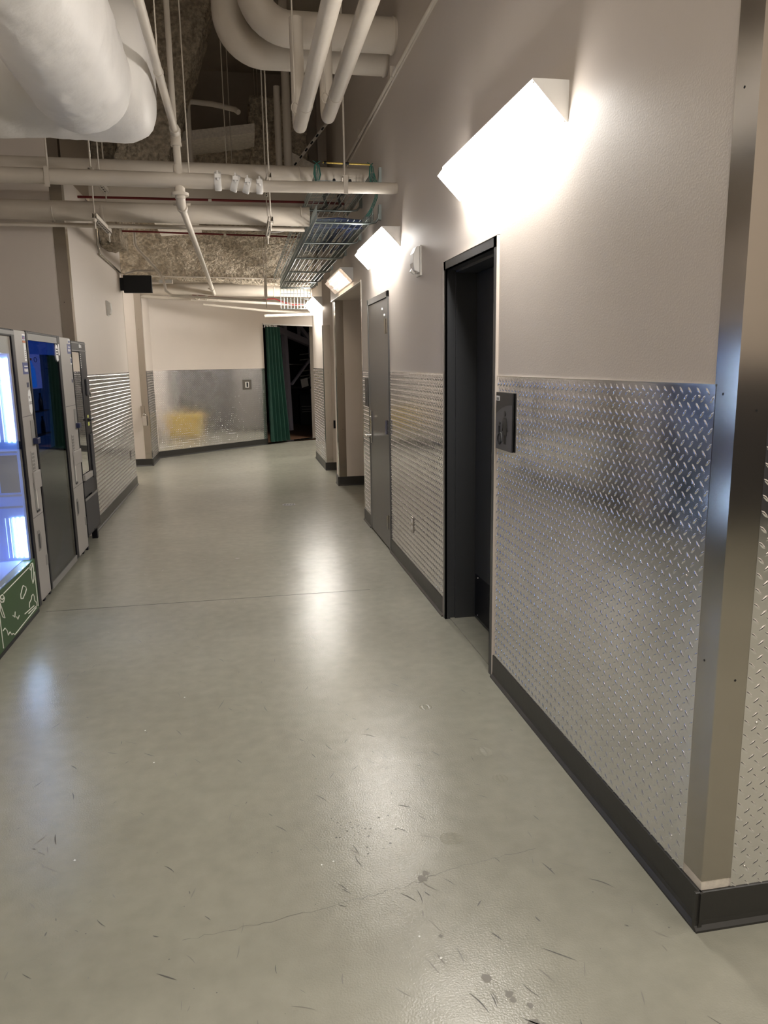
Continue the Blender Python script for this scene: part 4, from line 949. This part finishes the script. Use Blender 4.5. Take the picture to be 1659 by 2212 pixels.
lo = thing('sprinkler_line', 'cream sprinkler line running away under the fire main toward the far wall', 'pipe', (-.36, 9.5, 2.72))
f = MB(); f.tube([(-.36, Yp, 2.79), (-.36, 5.93, 2.745), (-.36, 6.0, 2.735), (-.355, 13.2, 2.735)], [.034, .034, .026, .026], 14); build('pipe_run', f, M['pipe'], lo)
f = MB(); f.tube([(-.36, 12.0, 2.735), (-.36, 12.08, 2.735)], .040, 12); f.tube([(-.42, 12.04, 2.735), (-.30, 12.04, 2.735)], .010, 8); build('clamp', f, M['pipe'], lo)
f = MB(); f.tube([(-.36, 6.0, 2.74), (-.36, 6.06, 2.74)], .040, 12); f.tube([(-.42, 6.03, 2.76), (-.30, 6.03, 2.76)], .010, 8); build('clamp', f, M['pipe'], lo)
# two jacketed mains further back
for nm, z, lab in (('jacketed_pipe', 3.195, 'upper of two thick jacketed pipes crossing the corridor'), ('jacketed_pipe', 2.865, 'lower of two thick jacketed pipes crossing the corridor')):
    t = thing(nm, lab, 'pipe', (0, 7.0, z), 'jacketed cross pipes')
    f = MB(); f.tube([(-2.39, 7.0, z + .02), (1.213 if z > 3 else .655, 7.0, z - .003)], .078, 28); build('pipe_run', f, M['wrap'], t)
    for x in (-1.45, -1.063, .302, .58): ring(t, (x, 7.0, z + .005), 0, .081, .03 if x in (-1.063, .302) else .008, 'wrap', 'jacket_band')
for z, yy in ((2.797, 7.15), (2.778, 7.09)):
    t = pipe('conduit', [(-2.39, yy, z), (.62, yy, z - .01)], .014, 'thin conduit under the lower jacketed pipe' + (', rear one' if yy > 7.12 else ', front one'))
# trapeze hangers
for x, lab in ((-1.063, 'left'), (.302, 'right')):
    t = thing('strut_trapeze', lab + ' strut trapeze hanging on rods under the jacketed pipes', 'hanger', (x, 6.9, 2.7))
    for z in (2.742, 3.075):
        f = MB(); f.box(x - .021, x + .021, 6.55, 7.28, z, z + .004); f.box(x - .021, x - .018, 6.55, 7.28, z, z + .041); f.box(x + .018, x + .021, 6.55, 7.28, z, z + .041); f.box(x - .021, x - .010, 6.55, 7.28, z + .038, z + .041); f.box(x + .010, x + .021, 6.55, 7.28, z + .038, z + .041)
        s_ = build('channel', f, M['pipe'], t)
        f = MB()
        for k in range(9): f.box(x - .006, x + .006, 6.60 + k * .073, 6.64 + k * .073, z - .0006, z)
        build('slots', f, M['slot_rivet_black'], s_)
    for yy in (6.58, 7.25):
        f = MB(); f.tube([(x, yy, 2.67), (x, yy, TOP)], .006, 8); f.tube([(x, yy, 2.722), (x, yy, 2.740)], .014, 6); build('rod', f, M['pipe'], t)
# red pipes
t = pipe('red_pipe', [(-1.36, 7.6, 3.106), (.88, 7.6, 3.102), (1.05, 7.62, 3.10)], .011, 'dark red thin pipe across the corridor between the jacketed pipes', m='red', n=10)
for x in (-.2,): ring(t, (x, 7.6, 3.105), 0, .016, .03, 'pipe', 'hanger_clip')
t = pipe('red_pipe', [(-1.25, 9.5, 3.125), (1.06, 9.5, 3.081)], .010, 'dark red thin pipe across the corridor beyond the jacketed pipes', m='red', n=10)
ring(t, (-.1, 9.5, 3.10), 0, .015, .03, 'pipe', 'hanger_clip')
# rectangular duct behind the jacketed pipes
t = thing('rectangular_duct', 'flat cream duct crossing behind the jacketed pipes', 'duct', (0, 8.9, 3.1))
build('duct_body', B(-1.40, 1.20, 8.75, 9.2, 3.18, 3.50), M['wrap'], t, bevel=.005)
build('duct_flange', B(.30, .33, 8.74, 9.21, 3.17, 3.51), M['wrap'], t)
build('duct_end', B(-1.45, -1.40, 8.74, 9.21, 3.16, 3.52), M['wrap'], t)
# pair of pipes running overhead with turned-up ends
for x, lab in ((.462, 'left of the two parallel insulated pipes that run overhead and turn up'), (.650, 'right of the two parallel insulated pipes that run overhead and turn up')):
    z = 3.13 if x < .5 else 3.195
    t = thing('insulated_pipe', lab, 'pipe', (x, 5.4, z), 'overhead insulated pipe pair')
    pts = [(x, -2.95, z), (x, 5.35, z)] + [tuple(p) for p in arc((x, 5.35, z + .09), .09, -math.pi / 2 + .2, 0, 8, (1, 2))] + [(x, 5.44, 3.80)]
    f = MB(); f.tube(pts, .044, 20); build('pipe_run', f, M['wrap'], t)
    ring(t, (x, 4.95, z), 1, .047, .012, 'wrap', 'band'); ring(t, (x, 3.2, z), 1, .047, .02, 'wrap', 'band')
    f = MB(); f.tube([(x - .06, 5.10, z + math.sin(a) * .001) if False else (x - .05 + math.cos(a) * .022, 5.10, z + .03 + math.sin(a) * .03) for a in [k * 2 * math.pi / 14 for k in range(14)]], .004, 6, closed=True); f.tube([(x - .05, 5.10, z + .06), (x - .05, 5.10, TOP)], .005, 8); build('hanger', f, M['pipe'], t)
# big elbows
for y, z, xv, r_, lab in ((5.9, 3.91, .205, .115, 'front of the two fat insulated pipes with an elbow at top centre'), (6.22, 3.87, .035, .115, 'rear of the two fat insulated pipes with an elbow at top centre')):
    t = thing('insulated_elbow_pipe', lab, 'pipe', (xv, y, z), 'fat elbow pipes')
    R_ = .26
    pts = [(1.214, y, z), (xv + R_, y, z)] + [tuple(p) for p in arc((xv + R_, y, z + R_), R_, -math.pi / 2, -math.pi, 10, (0, 2))][1:] + [(xv, y, TOP)]
    f = MB(); f.tube(pts, r_, 28); build('pipe_run', f, M['wrap'], t)
    ring(t, (1.19, y, z), 0, r_ + .006, .02, 'wrap', 'wall_collar')
# conduit on the right wall
t = thing('wall_conduit', 'thin conduit strapped along the top of the right wall', 'conduit', (WX, 6, 3.66))
f = MB(); f.tube([(WX - .016, 1.75, 3.60), (WX - .016, 8.8, 3.69)], .014, 10); build('conduit_run', f, M['pipe'], t)
f = MB(); f.box(WX - .012, WX, 1.75, 8.8, 3.628, 3.645); build('channel', f, M['pipe'], t)
for yy in (2.6, 4.2, 5.9, 7.5):
    f = MB(); f.box(WX - .035, WX, yy, yy + .03, 3.585 + (yy - 1.75) * .0128, 3.66 + (yy - 1.75) * .0128); build('strap', f, M['pipe'], t)
# upper background runs
pipe('bent_pipe', [(-.423, 9.1, 3.50), (-.420, 9.1, 4.34), (-.412, 9.1, 4.38), (-.383, 9.1, 4.397), (-.15, 9.1, 4.382), (.082, 9.05, 4.322), (.115, 9.0, 4.283)], .028, 'cream pipe that rises and bends right high in the ceiling void')
pipe('vertical_pipe', [(.536, 9.1, 3.50), (.538, 9.1, 4.59)], .035, 'shorter cream vertical pipe before the dark fireproofed beam')
pipe('vertical_pipe', [(.637, 9.08, 3.50), (.637, 9.08, TOP)], .045, 'taller cream vertical pipe before the dark fireproofed beam')
t = thing('perforated_strut', 'slanted slotted strut leaning against the upper right wall', 'strut', (.73, 9.4, 3.8))
f = MB(); f.bar((.70, 9.4, 3.82), (1.20, 9.4, 4.42), .05, .03); build('channel', f, M['pipe'], t)
f = MB()
for k in range(7):
    c = Vector((.70, 9.4, 3.82)).lerp(Vector((1.20, 9.4, 4.42)), .08 + k * .13); f = MB(); f.obox(c - Vector((0, .026, 0)), (.64, 0, .77), (0, 1, 0), (-.77, 0, .64), .02, .0015, .009); build('slot', f, M['slot_rivet_black'], t)
for x, y, z0, lab in ((-.96, 6.3, 3.0, 'thin hanger rod just right of the cross duct'), (-.035, 8.3, 3.5, 'thin hanger rod above the upper jacketed pipe at centre'), (-.30, 6.1, 2.95, 'thin hanger rod right of the riser pipe'), (.02, 9.5, 3.1, 'faint hanger rod before the rear beam')):
    f = MB(); f.tube([(x, y, z0), (x, y, TOP)], .005, 6); tag(build('hanger_rod', f, M['pipe']), lab, 'rod', 'hanger rods')
# left wall conduits
pipe('bent_conduit', [(LX + .025, 9.12, TOP), (LX + .025, 9.12, 2.92), (LX + .025, 9.20, 2.83), (LX + .025, 10.8, 2.80), (LX + .04, 10.88, 2.80)], .013, 'metal conduit bending along the upper left wall', m='steel', n=10)
pipe('bent_conduit', [(-1.288, 10.9, TOP), (-1.282, 10.9, 3.18), (-1.25, 10.9, 3.12), (-1.0, 10.9, 2.84), (-.945, 10.9, 2.72), (-.93, 10.9, 2.60), (-.86, 10.95, 2.54), (.4, 11.3, 2.50)], .018, 'cream conduit slanting down from the deck near the far left corner', n=10)
pipe('bent_conduit', [(-1.44, 10.95, 2.82), (-1.30, 10.95, 2.86), (-1.05, 10.95, 2.86), (-.98, 10.95, 2.78), (-.93, 10.95, 2.70)], .014, 'short conduit arching from the left wall end to the junction box', n=10)
jb = thing('junction_box', 'small cream junction box where conduits meet at the far left', 'box', (-.95, 10.95, 2.68)); build('box_body', B(-1.02, -.84, 10.92, 11.0, 2.695, 2.745), M['pipe'], jb, bevel=.004); build('box_lid', B(-1.01, -.85, 10.915, 10.92, 2.70, 2.74), M['offwhite'], jb)
# far pipes above the end wall
t = thing('round_duct', 'round cream duct crossing in front of the far wall', 'duct', (0, 13.0, 2.72)); f = MB(); f.tube([(-1.5, 13.0, 2.80), (-1.2, 13.0, 2.805), (-.9, 13.0, 2.81), (.72, 13.0, 2.80), (1.22, 13.0, 2.79)], [.085, .085, .10, .105, .105], 24); build('duct_run', f, M['pipe'], t)
for x in (.45, .60): ring(t, (x, 13.0, 2.80), 0, .109, .02, 'pipe', 'duct_band')
pipe('far_pipe', [(-1.49, 12.95, 2.70), (-.8, 13.0, 2.665), (1.0, 13.1, 2.58), (1.225, 13.11, 2.57)], .024, 'long cream pipe sloping in front of the far wall', group=None)
pipe('far_pipe', [(-.55, 13.3, 2.60), (.5, 13.4, 2.50), (1.9, 13.5, 2.445)], .020, 'second thinner cream pipe low on the far wall')
pipe('far_rail', [(-1.3, 12.2, 2.925), (1.1, 12.2, 2.89)], .009, 'thin white rod crossing under the sprayed raker', n=8)
pipe('red_pipe', [(-.70, 12.9, 2.71), (.35, 12.9, 2.64), (.60, 12.9, 2.66), (.75, 12.9, 2.60), (.9, 12.9, 2.56), (1.22, 12.9, 2.58)], .010, 'dark red pipe stepping down beside the cable tray end', m='red', n=8)
t = thing('pipe_bracket', 'cream bracket with two clamps on the far sloping pipe', 'bracket', (-.55, 12.9, 2.55)); build('bracket_bar', B(-.72, -.30, 12.88, 12.92, 2.625, 2.65), M['pipe'], t)
for x in (-.62, -.48):
    f = MB(); f.tube([(x + math.cos(a) * .03, 12.87, 2.67 + math.sin(a) * .03) for a in [k * 2 * math.pi / 12 for k in range(12)]], .009, 6, closed=True); build('clamp', f, M['pipe'], t)
t = thing('strut_trapeze', 'far strut hanger with rods beside the cable tray end', 'hanger', (.42, 11.6, 2.6))
f = MB(); f.bar((.42, 11.6, 2.88), (.42, 11.6, 2.55), .04, .03, (0, 1, 0)); build('channel', f, M['pipe'], t)
for x in (.40, .44):
    f = MB(); f.tube([(x, 11.55, 2.85), (x - .02, 11.55, TOP)], .005, 6); build('rod', f, M['pipe'], t)
build('foot', MB().bar((.42, 11.55, 2.42), (.42, 11.55, 2.55), .012, .012, (0, 1, 0)), M['pipe'], t)
pipe('far_beam_rail', [(.42, 12.6, 2.37), (1.22, 12.6, 2.39)], .022, 'cream rail under the far cable tray drop')
cr_ = thing('twisted_cord', 'pale cord tied from the right trapeze to the cable tray', 'cord', (.35, 7.6, 2.8)); f = MB(); f.tube([(.33, 7.45, 2.80), (.42, 7.4, 2.80), (.48, 7.4, 2.815), (.62, 7.35, 2.84), (.78, 7.2, 2.86)], .005, 6); f.tube([(.42, 7.4, 2.80), (.60, 7.2, 2.85)], .004, 6); build('cord_run', f, M['offwhite'], cr_)

# ---------------------------------------------------------------- wire mesh cable trays
def tray(y0, y1, x0, x1, z, h, label, zfar=None, cross=.10, longs=9, drop=0.0):
    t = thing('cable_tray', label, 'cable tray', ((x0 + x1) / 2, (y0 + y1) / 2, z), 'wire mesh cable trays')
    zf = z if zfar is None else zfar; R_ = .0040; f = MB()
    def zz(y): return z + (zf - z) * (y - y0) / (y1 - y0)
    for k in range(longs + 1):
        x = x0 + (x1 - x0) * k / longs; f.tube([(x, y0, z), (x, y1, zf)], R_, 5)
    for hh in (h / 2, h):
        for x in (x0, x1): f.tube([(x, y0, z + hh), (x, y1, zf + hh)], R_, 5)
    build('long_wires', f, M['zinc'], t, kind='stuff')
    f = MB(); y = y0
    while y <= y1: f.tube([(x0, y, zz(y) + h), (x0, y, zz(y)), (x1, y, zz(y)), (x1, y, zz(y) + h)], R_, 5); y += cross
    build('cross_wires', f, M['zinc'], t, kind='stuff')
    if drop:
        f = MB()
        for k in range(longs + 1):
            x = x0 + (x1 - x0) * k / longs; f.tube([(x, y1, zf), (x, y1 + .02, zf - drop)], R_, 5)
        for k in range(5): f.tube([(x0, y1 + .02, zf - drop * k / 4), (x1, y1 + .02, zf - drop * k / 4)], R_ * (2 if k == 4 else 1), 5)
        build('end_drop_mesh', f, M['zinc'], t, kind='stuff')
    return t
tr1 = tray(6.45, 12.2, .665, 1.125, 2.750, .10, 'long lower wire mesh cable tray running along the right wall', drop=.30, longs=9, cross=.055)
tr2 = tray(6.40, 7.9, .670, 1.115, 3.030, .075, 'short upper wire mesh cable tray above the long one', cross=.06)
tr3 = tray(7.25, 12.0, .56, .66, 2.86, .06, 'narrow wire mesh strip beside the long cable tray', longs=3, cross=.2)
for t_, z, ys in ((tr1, 2.738, (6.55, 7.62, 8.69, 9.96, 11.1, 11.9)), (tr2, 3.018, (6.52, 7.53))):
    for yy in ys:
        f = MB(); f.tube([(.66, yy, z), (1.10, yy, z), (1.165, yy, z + .012), (1.19, yy, z + .045), (1.195, yy, z + .13)], .0095, 10)
        build('bracket', f, M['zinc'], t_)
        f = MB(); f.box(1.190, WX, yy - .02, yy + .02, z + .03, z + .15); build('bracket_plate', f, M['zinc'], t_)
rnd = random.Random(5)
cb = thing('cable_bundle', 'dark blue cables lying in the long cable tray', 'cable', (.9, 7, 2.76))
for k in range(12):
    x = .69 + k * .035 + rnd.uniform(-.01, .01); y0 = 6.95 + rnd.uniform(0, .2); f = MB(); pts = []
    for i in range(7): pts.append((x + .02 * math.sin(i * .9 + k), y0 + i * .235, 2.775 + .012 * (k % 3) + .006 * math.sin(i + k)))
    f.tube(pts, .011, 7); build('cable', f, M['bluecable'], cb)
f = MB(); f.box(.68, 1.10, 6.92, 6.96, 2.76, 2.83)
for k in range(10): f.tube([(.68, 6.93 + .005 * k, 2.765 + k * .008), (.9, 6.91, 2.768 + k * .008), (1.11, 6.93 + .005 * k, 2.765 + k * .008)], .008, 7)
build('cross_cables', f, M['bluecable'], cb)
cb = thing('cable_bundle', 'black cables hanging in the short upper cable tray', 'cable', (.9, 7, 3.06))
for x in (.82, .95):
    f = MB(); f.tube([(x, 6.5, 3.06), (x + .05, 6.8, 3.055), (x - .02, 7.1, 3.06), (x + .05, 7.5, 3.06), (x, 7.8, 3.06)], .013, 7); build('cable', f, M['black'], cb)
for x, lab in ((.675, 'teal cable tuft at the left end of the upper cable tray'), (1.11, 'teal cable tuft at the right end of the upper cable tray')):
    t = thing('cable_tuft', lab, 'cable', (x, 6.42, 3.04))
    for k in range(8):
        f = MB(); a = rnd.uniform(-.03, .03); f.tube([(x + a * .3, 6.42, 3.02), (x + a, 6.41 + a * .3, 3.08), (x + a * .6, 6.42, 3.15), (x - a, 6.43, 3.17 + abs(a) * .5)], .0035, 6); build('cable', f, M['teal'], t)
for k in range(3):
    f = MB(); x = 1.13 + k * .01; f.tube([(x, 6.5, 3.12), (x + .03, 6.5, 3.02), (x + .02, 6.48, 2.93), (x - .02, 6.47, 2.84), (x - .06, 6.47, 2.78)], .0035, 6); tag(build('loose_cable', f, M['teal']), ('longest', 'middle', 'shortest')[2 - k] + ' of three thin pale green cables looping between the trays', 'cable', 'loose loops between the trays')
f = MB(); f.tube([(.72, 6.40, 3.165), (1.10, 6.40, 3.160)], .007, 8); t = tag(build('brass_rod', f, mat('brass_yellow', (.45, .33, .08), .4, .6)), 'thin brass rod across the near end of the upper cable tray', 'rod')
f = MB(); f.tube([(.73, 6.40, 3.165), (.75, 6.40, 3.165)], .011, 8); f.tube([(.88, 6.40, 3.163), (.93, 6.40, 3.163)], .010, 8); build('rod_sleeve', f, M['black'], t)
